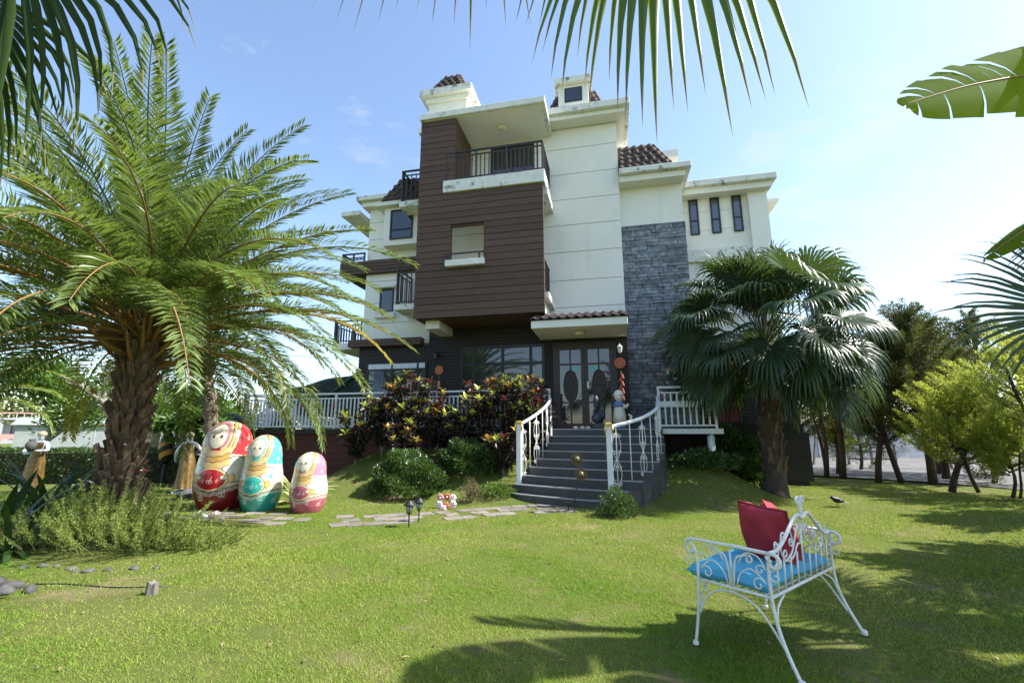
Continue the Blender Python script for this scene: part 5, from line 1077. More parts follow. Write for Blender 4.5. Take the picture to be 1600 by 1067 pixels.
# ---------------------------------------------------------------- mounded shrubs
def mound(name, label, loc, rx, ry, h, rng, n, leafm, ll, lw, flowers=0, group=None, cat='shrub', fmat='flower_red', inner=.25, up=.5):
    t = thing(name, label, cat, (loc[0],loc[1],float(gz(loc[0],loc[1]))), 0, group); m = MB()
    for i in range(14):
        a = i*2.4; rr = math.sqrt((i+.5)/14); m.tube([(0,0,-.02),(rx*.4*rr*math.cos(a),ry*.4*rr*math.sin(a),h*.4),(rx*.8*rr*math.cos(a),ry*.8*rr*math.sin(a),h*.85*(1-.35*rr*rr))], [.02,.014,.006], 5, False)
    m.build('stems', 'bark_dark', t, True)
    d = unit(rng.normal(0,1,(n,3))); d[:,2] = np.abs(d[:,2])*1.0-.12; r_ = (1-inner*rng.uniform(0,1,n)**2)*(1+.15*np.sin(d[:,0]*6+1)*np.sin(d[:,1]*5)+.12*np.sin(d[:,2]*11+d[:,0]*5)); P = d*np.array([rx,ry,h*.93])*r_[:,None]; P[:,2] = np.maximum(P[:,2]+.04, .01)
    D = unit(d*.7+rng.normal(0,.5,(n,3))+np.array([0,0,up])); V_, F_ = leafcloud(P, D, ll*rng.uniform(.7,1.3,n), lw, rng)
    c = link('foliage', npmesh('foliage', V_, F_, leafm, tint=np.repeat(np.clip(rng.normal(.45,.25,n),0,1),5)), t); c['kind'] = 'stuff'
    for k in range(flowers):
        a = rng.uniform(0,2*PI); e = rng.uniform(.1,1.2); v = np.array([math.cos(a)*math.cos(e)*rx, -abs(math.sin(a))*math.cos(e)*ry, math.sin(e)*h]); MB().ball((0,0,0), .034, 7, 5, .6).build('flower_head', fmat, t, True, loc=tuple(v*.98))
    return t
mat('flower_red', (.60,.06,.04), (.5,.12,.06), scale=60, rough=.6); mat('flower_white', (.78,.78,.76), rough=.6); mat('flower_pink', (.62,.22,.30), rough=.6)
mg = np.random.default_rng(77)
mound('ixora_shrub', 'clipped glossy green ixora with small red flowers on the lawn slope', (-4.6,9.95), .85, .7, .92, mg, 9000, 'ixora_leaf', .085, .036, 5)
mound('shade_shrub', 'dark leafy shrub in shade between the ixora and the stairs', (-3.45,10.75), .8, .5, .78, mg, 5500, 'hedge_leaf', .09, .036, 3)
mound('box_bush', 'small round box bush in front of the right stair newel', (.0,8.45), .33, .33, .50, mg, 3800, 'ixora_leaf', .04, .017, inner=.6)
mound('dry_bush', 'twiggy brownish-green little bush on the lawn below the ixora', (-2.98,9.55), .28, .26, .50, mg, 1500, 'dry_leaf', .035, .010, inner=.8, up=.9)
mound('low_herb', 'low bright green plants at the foot of the left newel', (-2.55,9.9), .45, .28, .24, mg, 1400, 'broad_leaf', .06, .02, inner=.6)
mound('dark_shrub', 'dark glossy shrub under the short railing right of the stairs', (3.0,13.1), .75, .6, 1.35, mg, 4200, 'hedge_leaf', .17, .06)
mound('ground_cover', 'low dark ground cover on the shady bank right of the stairs', (1.95,11.25), .75, .5, .42, mg, 2600, 'hedge_leaf', .09, .03, inner=.7)
mound('small_cordyline', 'young leafy plant beside the dark board wall behind the fan palm', (3.55,13.0), .18, .18, .75, mg, 160, 'broad_leaf', .24, .04, inner=.9, up=.8)
# feathery herb bed under the big palm
def herb(label, x, y, rx, ry, h, ns, rng, leafm='herb_leaf', group='feathery herbs under the big palm', lean=(0,0), ll=.034, lw=.007):
    z0 = float(gz(x,y)); t = thing('feathery_herb', label, 'plant', (x,y,z0), 0, group); m = MB(); P, D = [], []
    for i in range(ns):
        a = rng.uniform(0,2*PI); rr = math.sqrt(rng.uniform(0,1)); bx_, by_ = rx*rr*math.cos(a), ry*rr*math.sin(a); hh = h*rng.uniform(.55,1.05)*(1-.3*rr); d = np.array([bx_*.5/rx+rng.normal(0,.28)+lean[0], by_*.5/ry+rng.normal(0,.28)+lean[1], 1.]); d = unit(d)
        pts = [np.array([bx_,by_,0])+d*hh*q+np.array([d[0],d[1],0])*.12*q*q for q in np.linspace(0,1,5)]; m.tube([tuple(p) for p in pts], [.005,.0045,.004,.003,.0015], 3, False)
        k = int(hh*190); q = rng.uniform(.22,1,k); pp = np.array([pts[0]+(pts[-1]-pts[0])*s for s in q]); P.append(pp+rng.normal(0,.004,(k,3))); D.append(unit(rng.normal(0,1,(k,3))*.9+d*.9))
    m.build('stems', 'petiole_green', t); P, D = np.concatenate(P), np.concatenate(D); n = len(P); V_, F_ = leafcloud(P, D, ll*rng.uniform(.7,1.3,n), lw, rng)
    c = link('foliage', npmesh('foliage', V_, F_, leafm, tint=np.repeat(np.clip(rng.normal(.5,.25,n),0,1),5)), t); c['kind'] = 'stuff'
hr = np.random.default_rng(4)
herb('tall feathery yellow-green herb in front of the palm trunk', -6.15,4.75,.55,.4,.92,120,hr); herb('feathery herb spreading right of the palm trunk', -5.7,5.0,.5,.4,.66,110,hr,lean=(.1,0)); herb('low feathery herb at the right tip of the palm bed', -5.2,5.2,.45,.25,.36,90,hr,lean=(.25,0))
herb('feathery herb at the left foot of the palm trunk', -6.75,4.65,.5,.35,.70,90,hr); herb('wispy herb behind the right side of the palm trunk', -6.75,5.2,.5,.3,.8,70,hr)
# dark strap-leaved plants at the left edge
def strap(name, label, x, y, n, ll, lw, leafm, rng, el=(.3,1.35), cat='plant', group=None):
    t = thing(name, label, cat, (x,y,float(gz(x,y))), 0, group)
    for i in range(n):
        a = i*2.39996; e = rng.uniform(*el); L = ll*rng.uniform(.75,1.15); k = 9; p = np.array([.04*math.cos(a),.04*math.sin(a),0.]); cur = np.array([math.cos(a)*math.cos(e), math.sin(a)*math.cos(e), math.sin(e)]); B = np.array([-math.sin(a),math.cos(a),0]); Vs = []
        for q in np.linspace(0,1,k): 
            wd = lw*(.35+.65*math.sin(min(1,q*1.1+.1)*PI)**.7) if q < 1 else .002; U = np.cross(B, cur); Vs += [p-B*wd/2+U*wd*.15, p, p+B*wd/2+U*wd*.15]; cur = unit(cur+np.array([0,0,-.10-.12*math.cos(e)])); p = p+cur*L/(k-1)
        F_ = [f for j in range(k-1) for f in ((3*j,3*j+1,3*j+4,3*j+3),(3*j+1,3*j+2,3*j+5,3*j+4))]; tt = np.tile([.9,.2,.9],k) if leafm == 'agave_leaf' else np.full(3*k, np.clip(rng.normal(.4,.2),0,1))
        link('leaf', npmesh('leaf', np.array(Vs), np.array(F_), leafm, tint=tt, smooth=True), t)
strap('strap_leaf_plant', 'dark strap-leaved plant at the far left edge of the palm bed', -7.7,4.62,34,1.2,.12,'dark_strap',hr, group='dark strap-leaved plants'); strap('strap_leaf_plant', 'dark broad-leaved plant just left of the palm trunk', -8.25,5.5,34,1.25,.11,'dark_strap',hr, group='dark strap-leaved plants'); strap('strap_leaf_plant', 'dark strap-leaved plant spilling over the stones at lower left', -7.05,4.35,24,.75,.07,'dark_strap',hr, group='dark strap-leaved plants')
strap('agave', 'variegated yellow-striped agave between the turquoise and pink dolls', -6.25,8.45,22,.85,.10,'agave_leaf',hr,(.7,1.45)); strap('agave', 'variegated agave left of the big palm trunk by the hedge', -10.3,7.9,18,1.0,.11,'agave_leaf',hr,(.6,1.4))
tf = strap
# ---------------------------------------------------------------- grass blades on the lawn (uncountable)
def grass():
    rng = np.random.default_rng(1); n = 760000
    # distance falls off so that blades cover about equal picture area
    d = 1.6*np.exp(rng.uniform(0,1,n)*math.log(17/1.6)); a = R(12.4)+R(-1)*0+rng.uniform(-R(56),R(56),n); x = -np.sin(a)*d; y = np.cos(a)*d
    nz = np.sin(x*1.9+1.3*np.sin(y*1.1))*np.sin(y*2.3+1.7*np.sin(x*.8))+.5*np.sin(x*5.1+y*3.3)*np.sin(y*6.7-x*2.1)+.35*np.sin(x*13+2*np.sin(y*9))*np.sin(y*15+np.cos(x*11))
    keep = rng.uniform(0,1,n) < np.clip(.80+.35*nz,.22,1)
    bed = ((x+6.9)/1.75)**2+((y-5.1)/1.05)**2 < 1; stair = (x > -2.3) & (x < 1.2) & (y > 9.15+.25*np.abs(x)); deckm = y > 11.85
    grav = (x > 5.7) & (y > 17.0-(x-5.7)*.9); far = (y > 12.5) & (x < 3.0)
    keep &= ~(bed | stair | (deckm & (x < 2.6)) | grav | far)
    for (sx, sy, ca, sa, hx, hy) in STONES:
        u_ = (x-sx)*ca+(y-sy)*sa; v_ = -(x-sx)*sa+(y-sy)*ca; keep &= ~((np.abs(u_) < hx-.015) & (np.abs(v_) < hy-.015))
    x, y, d, nz = x[keep], y[keep], d[keep], nz[keep]; n = len(x); z = gz(x,y)
    h = rng.uniform(.008,.024,n)*(1+.25*np.clip(nz,-1,1)); th = rng.uniform(0,2*PI,n); lean = rng.uniform(.4,2.2,n); w_ = np.maximum(.0018, .0007*d)*rng.uniform(.7,1.3,n)
    B = np.stack([np.cos(th),np.sin(th),np.zeros(n)],1); La = th+PI/2+rng.normal(0,.6,n); tip = np.stack([x+np.cos(La)*h*lean, y+np.sin(La)*h*lean, z+h],1); b0 = np.stack([x,y,z-.003],1)
    V = np.stack([b0-B*w_[:,None], b0+B*w_[:,None], tip],1).reshape(-1,3); F = np.arange(3*n).reshape(n,3)
    big = np.sin(x*.9+2+.8*np.sin(y*1.3))*np.sin(y*1.1+.7*np.sin(x*1.7))+.6*np.sin(x*2.7+1.5*np.sin(y*2.1))*np.sin(y*3.3+x*.6)
    dry = np.clip(.38-.22*nz+rng.normal(0,.28,n)+.34*big,0,1); h = h*(1-.25*np.clip(big,-1,1)); tip[:,2] = z+h
    bare = np.zeros(n)
    for (bx0, by0, br) in BARE: bare = np.maximum(bare, np.exp(-(((x-bx0)/br)**2+((y-by0)/(br*.6))**2)))
    kk = rng.uniform(0,1,n) > bare*1.15-.1
    db = ~kk; Vd = V.reshape(n,3,3)[db].copy(); Vd[:,2,2] = Vd[:,0,2]+.3*(Vd[:,2,2]-Vd[:,0,2]); m_ = len(Vd)
    tag(link('dead_grass', npmesh('dead_grass', Vd.reshape(-1,3), np.arange(3*m_).reshape(m_,3), 'dead_blade', tint=np.repeat(rng.uniform(0,1,m_),3))), 'brown worn patches of dead grass in the lawn', 'grass', kind='stuff')
    V = V.reshape(n,3,3)[kk].reshape(-1,3); dry = dry[kk]; F = np.arange(len(V)).reshape(-1,3)
    me = npmesh('grass', V, F, 'grass_blade', tint=np.repeat(dry,3)); tag(link('grass', me), 'short sunlit green grass of the lawn', 'grass', kind='stuff')
leafmat('grass_blade', (.095,.22,.018), (.33,.35,.085), trans=.35, rough=.6, spec=.15)
leafmat('dead_blade', (.10,.075,.045), (.30,.23,.14), trans=.15, rough=.9, spec=.05)
bp_ = random.Random(8); BARE = [(-4.4,3.55,.5),(-3.6,3.75,.35),(-5.0,3.4,.45),(-2.6,3.2,.22),(-1.45,4.55,.12),(-.62,4.2,.10),(-.75,5.4,.10),(-2.9,4.6,.18),(.6,5.3,.12),(-1.0,3.3,.2),(.2,3.2,.22),(1.3,3.9,.25),(2.2,4.4,.2)]+[(bp_.uniform(-5,5), bp_.uniform(2.8,8.5), bp_.uniform(.04,.13)) for _ in range(130)]
# ---------------------------------------------------------------- stepping-stone path (each slab a piece of it)
mat('slab_stone', (.22,.195,.17), (.14,.125,.115), scale=6, rough=.9, bump=.4, bscale=40, objvar=.22)
path = link('garden_path', None); tag(path, kind='structure')
STONES = []; pr_ = random.Random(12)
ctr = [(-9.6,6.1,0),(-7.9,6.7,0),(-6.2,7.0,0),(-4.6,7.15,0),(-3.4,7.85,0),(-2.3,8.75,0),(-1.1,9.25,0)]
sm_ = []
for k in range(6):
    p = [(pr_.uniform(.9,1.0)*sx, pr_.uniform(.9,1.0)*sy) for sx, sy in ((-.5,-.5),(.0,-.5),(.5,-.5),(.5,.5),(0,.5),(-.5,.5))]; sm_.append(MB().prism(p, -.04, .028).mesh('slab', 'slab_stone'))
s = 0.0; NP = 17
for i in range(NP*2):
    t = i/(NP*2-1.); c = crv(ctr, t); c2_ = crv(ctr, min(1,t+.01)); c1_ = crv(ctr, max(0,t-.01)); a = math.atan2(c2_.y-c1_.y, c2_.x-c1_.x)
    for row in (-1,0,1):
        if pr_.random() < (.22 if row else .32): continue
        off = row*.36+pr_.uniform(-.04,.04); sh = pr_.uniform(-.05,.05)+(.12 if row == 0 else 0); x = c.x-math.sin(a)*off+math.cos(a)*sh; y = c.y+math.cos(a)*off+math.sin(a)*sh; aa = a+pr_.uniform(-.12,.12)+(.25 if t < .55 else 0); lx, ly = pr_.uniform(.25,.36), pr_.uniform(.24,.32)
        if t > .8: lx *= 1.2
        link('stone_slab', pr_.choice(sm_), path, (x,y,float(gz(x,y))-.016), (0,0,aa), (lx,ly,1)); STONES.append((x,y,math.cos(aa),math.sin(aa),lx/2,ly/2))
grass()
def lawn_bits():
    rng = np.random.default_rng(17); n = 1700; x = rng.uniform(-7,6,n); y = 2.4+8*rng.uniform(0,1,n)**1.4; z = gz(x,y)+.008; cl = np.repeat(np.arange(n//8+1),8)[:n]; cx_ = rng.uniform(-7,6,n//8+1); cy_ = 2.5+8*rng.uniform(0,1,n//8+1)**1.5; x = cx_[cl]+rng.normal(0,.035,n); y = cy_[cl]+rng.normal(0,.03,n); z = gz(x,y)
    D = unit(rng.normal(0,.55,(n,3))*np.array([1,1,0])+np.array([0,0,1.])); V_, F_ = leafcloud(np.stack([x,y,z],1), D, rng.uniform(.045,.10,n), .006, rng, bend=.35)
    tag(link('weed_tufts', npmesh('weed_tufts', V_, F_, 'grass_blade', tint=np.repeat(np.clip(rng.normal(.2,.2,n),0,1),5))), 'taller tufts of grass and weeds in the lawn', 'grass', kind='stuff')
    m = 260; x = rng.uniform(-6,6,m); y = 2.4+8*rng.uniform(0,1,m)**1.3; P = np.stack([x,y,gz(x,y)+.022],1); D = unit(rng.normal(0,1,(m,3))*np.array([1,1,.12])); V_, F_ = leafcloud(P, D, rng.uniform(.03,.075,m), rng.uniform(.012,.03,m), rng, N=np.tile([0,0,1.],(m,1))+rng.normal(0,.3,(m,3)))
    tag(link('fallen_leaves', npmesh('fallen_leaves', V_, F_, 'dead_blade', tint=np.repeat(rng.uniform(0,1,m),5))), 'dry fallen leaves scattered over the lawn', 'leaves', kind='stuff')
lawn_bits()
# ---------------------------------------------------------------- small garden things
def at0(x, y): return (x, y, float(gz(x,y)))
mat('solar_black', (.016,.016,.017), rough=.5); glassmat('clear_plastic', (.25,.27,.26), .15)
def lantern(label, x, y, s=1.0, rz=0):
    t = thing('garden_lantern', label, 'lamp', at0(x,y), rz, 'black solar path lanterns'); t.scale = (s,s,s)
    MB().lathe([(.008,-.1),(.012,.0),(.014,.2)], (0,0,0), 8).build('stake', 'solar_black', t)
    MB().lathe([(.014,.20),(.035,.22),(.045,.235),(.045,.245)], (0,0,0), 14).build('collar', 'solar_black', t, True)
    MB().lathe([(.043,.2455),(.055,.345)], (0,0,0), 14).build('lens', 'clear_plastic', t, True)
    MB().lathe([(.056,.346),(.10,.352),(.104,.362),(.085,.385),(.052,.40),(.05,.425),(.046,.43)], (0,0,0), 18).build('cap', 'solar_black', t, True)
    for k in range(4):
        a = k*PI/2+.4; MB().tube([(.047*math.cos(a),.047*math.sin(a),.2451),(.058*math.cos(a),.058*math.sin(a),.346)], .004, 4).build('lens_rib', 'solar_black', t)
lantern('nearer black solar lantern on a stake beside the stone path', -3.18,6.98,.92)
lantern('farther black solar lantern just behind the nearer one', -3.22,7.45,.88)
mat('petal_brown', (.14,.085,.025), (.09,.05,.016), scale=30, rough=.5); mat('amber_glass', (.10,.09,.06), rough=.3)
t = thing('sunflower_stake', 'metal stake with two brown sunflower ornaments in front of the stairs', 'ornament', at0(-.72,8.85))
MB().tube([(-.06,0,-.05),(-.02,0,.30),(.05,.02,.62),(.06,.02,.86)], .012, 6).build('stake', 'solar_black', t)
for z, x in ((.66,.09),(.93,.02)):
    f = MB().ball((x,-.05,z), .062, 12, 7, 1).build('flower_centre', 'amber_glass', t, True); p = MB()
    for k in range(16):
        a = k*2*PI/16; c, s_ = math.cos(a), math.sin(a); r0, r1 = .05,.125; w_ = .022; p.add([(x+r0*c-w_*s_*.6,-.035,z+r0*s_+w_*c*.6),(x+r0*c+w_*s_*.6,-.035,z+r0*s_-w_*c*.6),(x+.09*c+w_*s_,-.05,z+.09*s_-w_*c),(x+r1*c,-.04,z+r1*s_),(x+.09*c-w_*s_,-.05,z+.09*s_+w_*c)], [(0,1,2,3,4)])
    pm = p.build('petals', 'petal_brown', t); pm.modifiers.new('s', 'SOLIDIFY').thickness = .006
t = thing('spotlight_stake', 'small black spotlight on a spike beside the sunflower stake', 'lamp', at0(-.88,8.82))
MB().tube([(0,0,-.05),(0,0,.13)], .012, 6).build('spike', 'solar_black', t); MB().box(-.07,.07,-.04,.04,.135,.165).build('head', 'solar_black', t)
# stake of small windmill flowers on the lawn
def pinwheels(label, x, y, spots, r=.055):
    t = thing('windmill_flowers', label, 'ornament', at0(x,y))
    for dx, dy, z, m in spots:
        MB().tube([(dx,dy,-.03),(dx,dy,z)], .004, 5).build('stalk', 'flower_white', t); p = MB()
        for k in range(6): p.ball((dx+r*.6*math.cos(k*PI/3),dy-.015,z+r*.6*math.sin(k*PI/3)), r*.45, 7, 5)
        p.build('flower', m, t, True); MB().ball((dx,dy-.035,z), r*.3, 7, 5).build('hub', 'flower_white' if m != 'flower_white' else 'flower_pink', t, True)
pinwheels('cluster of red, pink and white windmill flowers stuck in the lawn', -3.30,8.98, [(-.13,0,.20,'flower_pink'),(.0,.05,.21,'flower_red'),(.13,0,.20,'flower_white'),(-.12,-.08,.08,'flower_white'),(.03,-.1,.06,'flower_red'),(.16,-.06,.09,'flower_white'),(0,-.2,.02,'flower_white')], .07)
mat('mushroom_pink', (.56,.24,.32), (.7,.6,.6), scale=30, rough=.45)
def mushroom(label, x, y, s, m):
    t = thing('mushroom_ornament', label, 'ornament', at0(x,y), 0, 'small mushroom ornaments by the path'); t.scale = (s,s,s)
    MB().lathe([(.035,0),(.03,.06),(.026,.11)], (0,0,0), 12).build('stem', 'flower_white', t, True); MB().lathe([(.02,.10),(.08,.105),(.085,.125),(.07,.165),(.035,.19),(.003,.195)], (0,0,0), 16).build('cap', m, t, True)
mushroom('white mushroom ornament by the path in front of the red doll', -6.72,6.62,.62,'flower_white'); mushroom('tall pink-capped mushroom ornament near the path', -6.30,6.50,.8,'mushroom_pink'); mushroom('short pink-capped mushroom ornament in the herb tips', -6.25,6.38,.62,'mushroom_pink'); mushroom('tiny white mushroom ornament between the larger ones', -6.5,6.5,.45,'flower_white')
# stump, stones, hose
mat('stump_wood', (.20,.18,.16), (.12,.105,.09), scale=14, rough=.9, bump=.6, bscale=40, sc=(1,1,.2))
st = MB(); n = 11; pv = [(.042*(1+.25*math.sin(i*2.1))*math.cos(i*2*PI/n), .036*(1+.2*math.cos(i*1.7))*math.sin(i*2*PI/n)) for i in range(n)]; st.add([(a*1.15,b*1.15,-.03) for a,b in pv]+[(a,b,.10+.018*math.sin(i*1.9)) for i,(a,b) in enumerate(pv)], [tuple(range(n,2*n))]+[(i,(i+1)%n,n+(i+1)%n,n+i) for i in range(n)])
tag(st.build('stump', 'stump_wood', None, loc=at0(-4.15,3.68)), 'short pale weathered wooden stump in the lawn at lower left', 'stump')
mat('boulder', (.12,.115,.115), (.05,.05,.05), scale=5, rough=.85, bump=.7, bscale=18, objvar=.4)
def rock(label, x, y, s, seed, sq=.6, group='stones round the palm bed'):
    rg = np.random.default_rng(seed); bmx = bmesh.new(); bmesh.ops.create_icosphere(bmx, subdivisions=2, radius=1)
    for v in bmx.verts: k = 1+.16*math.sin(v.co.x*3+seed)+.14*math.sin(v.co.y*4+seed*2)+.1*math.sin(v.co.z*5+seed); v.co = Vector((v.co.x*k, v.co.y*k*.85, v.co.z*k*sq))*s
    me = bpy.data.meshes.new('stone'); bmx.to_mesh(me); bmx.free(); me.materials.append(MATS['boulder']); me.polygons.foreach_set('use_smooth',[True]*len(me.polygons)); z = float(gz(x,y))+s*sq*.35
    tag(link('stone', me, None, (x,y,z), (0,0,rg.uniform(0,6))), label, 'stone', group)
for i, (x,y,s,l) in enumerate(((-5.62,3.55,.10,'dark stone topmost in the heap at the left edge'),(-5.50,3.42,.09,'pale stone low in the heap at the left edge'),(-5.68,3.36,.085,'rounded stone at the front of the heap at the left edge'),(-5.78,3.5,.12,'large grey stone at the left frame edge'),(-5.35,3.52,.07,'small stone at the right of the heap at the left edge'))): rock(l,x,y,s,i)
for i in range(9): x = -6.3+i*.17+pr_.uniform(-.05,.05); rock('%s small flat stone from the left edging the palm bed' % ('first','second','third','fourth','fifth','sixth','seventh','eighth','ninth')[i], x, 4.02+.08*math.sin(i)+.03*i, pr_.uniform(.03,.06), 20+i, .4)
rock('grey boulder beside the statue behind the red doll', -9.75,9.25,.26,40,.5)
tag(MB().tube([(-5.55+.17*i, 3.68+.03*math.sin(i*.9)+.02*i, float(gz(-5.55+.17*i,3.7))+.004) for i in range(9)], .008, 6).build('garden_hose', 'solar_black', None, True), 'black hose lying in the grass beside the palm bed', 'hose')
# black bird on the lawn
mat('feather_black', (.014,.014,.016), rough=.5); bird = thing('bird', 'small black bird foraging on the lawn right of the fan palm', 'bird', at0(4.28,10.65), R(200))
MB().tube([(-.15,0,.10),(-.09,0,.115),(-.02,0,.13),(.05,0,.145),(.09,0,.17),(.125,0,.185),(.15,0,.18)], [.012,.035,.058,.056,.036,.034,.010], 12).build('body', 'feather_black', bird, True); MB().tube([(.145,0,.182),(.185,0,.172)], [.010,.002], 6).build('beak', 'petal_brown', bird)
MB().frustum((-.22,-.13,-.03,.03,.085),(-.23,-.12,-.02,.02,.10)).build('tail', 'feather_black', bird)
for s in (-1,1):
    MB().tube([(.0,s*.025,.08),(.015,s*.028,.04),(.0,s*.03,.0)], .005, 5).build('leg', 'petal_brown', bird); MB().tube([(.05,s*.052,.15),(-.03,s*.062,.125),(-.12,s*.03,.11)], [.02,.03,.006], 8).build('wing', 'feather_black', bird, True)
# ---------------------------------------------------------------- two garden statues
mat('statue_skin', (.62,.66,.70), (.5,.54,.58), scale=9, rough=.45); mat('statue_gold', (.20,.13,.04), (.11,.07,.022), scale=14, rough=.42, metal=.35); mat('statue_hair', (.40,.33,.20), (.25,.2,.12), scale=20, rough=.6); mat('pedestal_white', (.6,.63,.68), rough=.6)
def statue(label, loc, rz, H, arms, lean):
    t = thing('statue', label, 'statue', loc, rz, 'garden statues in golden dresses'); k = H/1.6
    # one continuous body grown from a joint skeleton
    J = dict(pel=(0,0,.92), waist=(lean*.2,0,1.06), chest=(lean*.35,-.01,1.24), neck=(lean*.4,-.01,1.40), head=(lean*.45,-.03,1.50), top=(lean*.45,-.03,1.60))
    vs = [J['pel'],J['waist'],J['chest'],J['neck'],J['head'],J['top']]; rad = [.12,.095,.125,.048,.085,.07]; ed = [(0,1),(1,2),(2,3),(3,4),(4,5)]
    for s, A in zip((-1,1), arms):
        n = len(vs); pts = [(lean*.35+s*.15,-.01,1.32)]+[tuple(p) for p in A]; vs += pts; rad += [.06,.046,.034,.026,.014][:len(pts)]; ed += [(2,n)]+[(n+i,n+i+1) for i in range(len(pts)-1)]
    for s in (-1,1):
        n = len(vs); vs += [(s*.09,0,.86),(s*.09,-.05 if s > 0 else .04,.48),(s*.09,-.02 if s > 0 else .14,.08),(s*.095,-.12 if s > 0 else .05,.03)]; rad += [.10,.07,.045,.035]; ed += [(0,n),(n,n+1),(n+1,n+2),(n+2,n+3)]
    me = bpy.data.meshes.new('body'); me.from_pydata([tuple(c*k for c in v) for v in vs], ed, []); me.materials.append(MATS['statue_skin']); o = link('body', me, t); sk = o.modifiers.new('skin','SKIN'); sk.use_smooth_shade = True
    for i, r_ in enumerate(rad): me.skin_vertices[0].data[i].radius = (r_*k, r_*k)
    me.skin_vertices[0].data[0].use_root = True; o.modifiers.new('sub','SUBSURF').levels = 1; o.modifiers['sub'].render_levels = 2
    # draped dress: fluted loft from bust to ankles
    rows = [(1.34,.135,.10),(1.24,.15,.12),(1.10,.125,.10),(1.0,.15,.125),(.85,.19,.16),(.65,.20,.18),(.4,.22,.21),(.2,.25,.25),(.12,.27,.27)]; n = 44; V_, F_ = [], []
    for i, (z, a, b) in enumerate(rows):
        fl = .0 if z > 1 else .10*(1-z); sway = lean*.3*(z-.3)
        for j in range(n): th = 2*PI*j/n; f = 1+fl*math.sin(th*9+z*4)+.4*fl*math.sin(th*5-z*6); V_.append(((sway+a*f*math.cos(th))*k, (b*f*math.sin(th)+(.05*(1-z) if z < 1 else 0))*k, z*k))
    F_ = [(i*n+j, i*n+(j+1)%n, (i+1)*n+(j+1)%n, (i+1)*n+j) for i in range(len(rows)-1) for j in range(n)]
    me = bpy.data.meshes.new('dress'); me.from_pydata(V_, [], F_); me.materials.append(MATS['statue_gold']); me.polygons.foreach_set('use_smooth',[True]*len(F_)); link('dress', me, t)
    hx = lean*.45*k; hm = MB().ball((hx,-.01*k,1.565*k), .105*k, 14, 9, .95); hm.ball((hx,.09*k,1.57*k), .06*k, 10, 6); hm.build('hair', 'statue_hair', t, True)
    MB().tube([(hx-.03*k,-.11*k,1.52*k),(hx,-.125*k,1.50*k),(hx+.03*k,-.11*k,1.52*k)], .008*k, 5).build('face_relief', 'statue_skin', t)
    MB().box(-.24*k,.24*k,-.24*k,.24*k,-.02,.05).build('plinth', 'pedestal_white', t, bevel=.01); return t
s2 = statue('statue of a woman in a golden dress beside the slim palm', at0(-10.45,9.75), R(-150), 1.42, [[(-.30,-.06,1.12),(-.26,-.2,1.0),(-.12,-.24,1.02)],[(.30,.05,1.10),(.34,-.06,.92),(.33,-.12,.82)]], .08)
s1 = statue('statue of a woman in a golden dress carrying a jar by the hedge', at0(-13.9,8.75), R(35), 1.38, [[(-.26,-.08,1.10),(-.16,-.24,1.04),(-.02,-.28,1.06)],[(.26,-.10,1.12),(.16,-.26,1.12),(.03,-.30,1.12)]], .10)
t = thing('jar', 'grey stone jar held by the statue at the hedge', 'jar', (s1.location.x+math.sin(R(35))*.32, s1.location.y-math.cos(R(35))*.32, s1.location.z+1.06)); MB().lathe([(.05,-.10),(.10,-.03),(.115,.05),(.08,.12),(.05,.14),(.065,.17)], (0,0,0), 14).build('bowl', 'boulder', t, True)
MB().lathe([(.066,.171),(.07,.18),(.05,.182)], (0,0,0), 14).build('rim', 'boulder', t)
# ---------------------------------------------------------------- things left of the terrace
mat('slate_slab', (.045,.05,.055), (.03,.033,.037), scale=3, rough=.7, bump=.5, bscale=12)
sl_ = MB(); sl_.add([(-.9,-.12,0),(.85,-.12,0),(.8,-.1,1.75),(.35,-.08,1.98),(-.5,-.08,1.9),(-.85,-.1,1.6),(-.9,.15,0),(.85,.15,0),(.8,.12,1.75),(.35,.1,1.98),(-.5,.1,1.9),(-.85,.12,1.6)], [(0,1,2,3,4,5),(11,10,9,8,7,6)]+[(i,6+i,6+(i+1)%6,(i+1)%6) for i in range(6)])
tag(sl_.build('slate_monolith', 'slate_slab', None, loc=(-11.3,11.55,0), bevel=.03), 'tall dark slate slab standing behind the statue and slim palm', 'rock')
mat('stripe_orange', (.62,.30,.05), rough=.5)
t = thing('striped_ornament', 'orange and black twisted striped ornament right of the big palm trunk', 'ornament', (-12.6,11.0,.55))
for k in range(6):
    z0 = k*.15; m = MB(); n = 16; r_ = lambda z: .20*math.sin(PI*(.12+.8*(z/.95)))
    for j in range(n):
        a0, a1 = 2*PI*j/n, 2*PI*(j+1)/n; sl0, sl1 = .12*math.cos(a0), .12*math.cos(a1); q = [(a0,z0+sl0),(a1,z0+sl1),(a1,z0+.15+sl1),(a0,z0+.15+sl0)]; m.add([(r_(min(.95,max(0,z)))*math.cos(a), r_(min(.95,max(0,z)))*math.sin(a), z) for a, z in q], [(0,1,2,3)])
    m.build('stripe', 'stripe_orange' if k % 2 else 'solar_black', t, True)
MB().tube([(0,0,-.55),(0,0,.0)], .05, 8).build('post', 'solar_black', t)
mat('ribbon_red', (.5,.02,.025), rough=.5)
def ribbon(label, loc, h):
    t = thing('red_ornament', label, 'decoration', loc, 0, 'small red hanging decorations'); MB().ball((0,0,h), .07, 10, 7).build('ball', 'ribbon_red', t, True); MB().frustum((-.04,.04,-.02,.02,0),(-.025,.025,-.015,.015,h-.06)).build('tail', 'ribbon_red', t)
ribbon('red ball and ribbon hanging in the frangipani', (-11.9,10.8,3.0), .42)
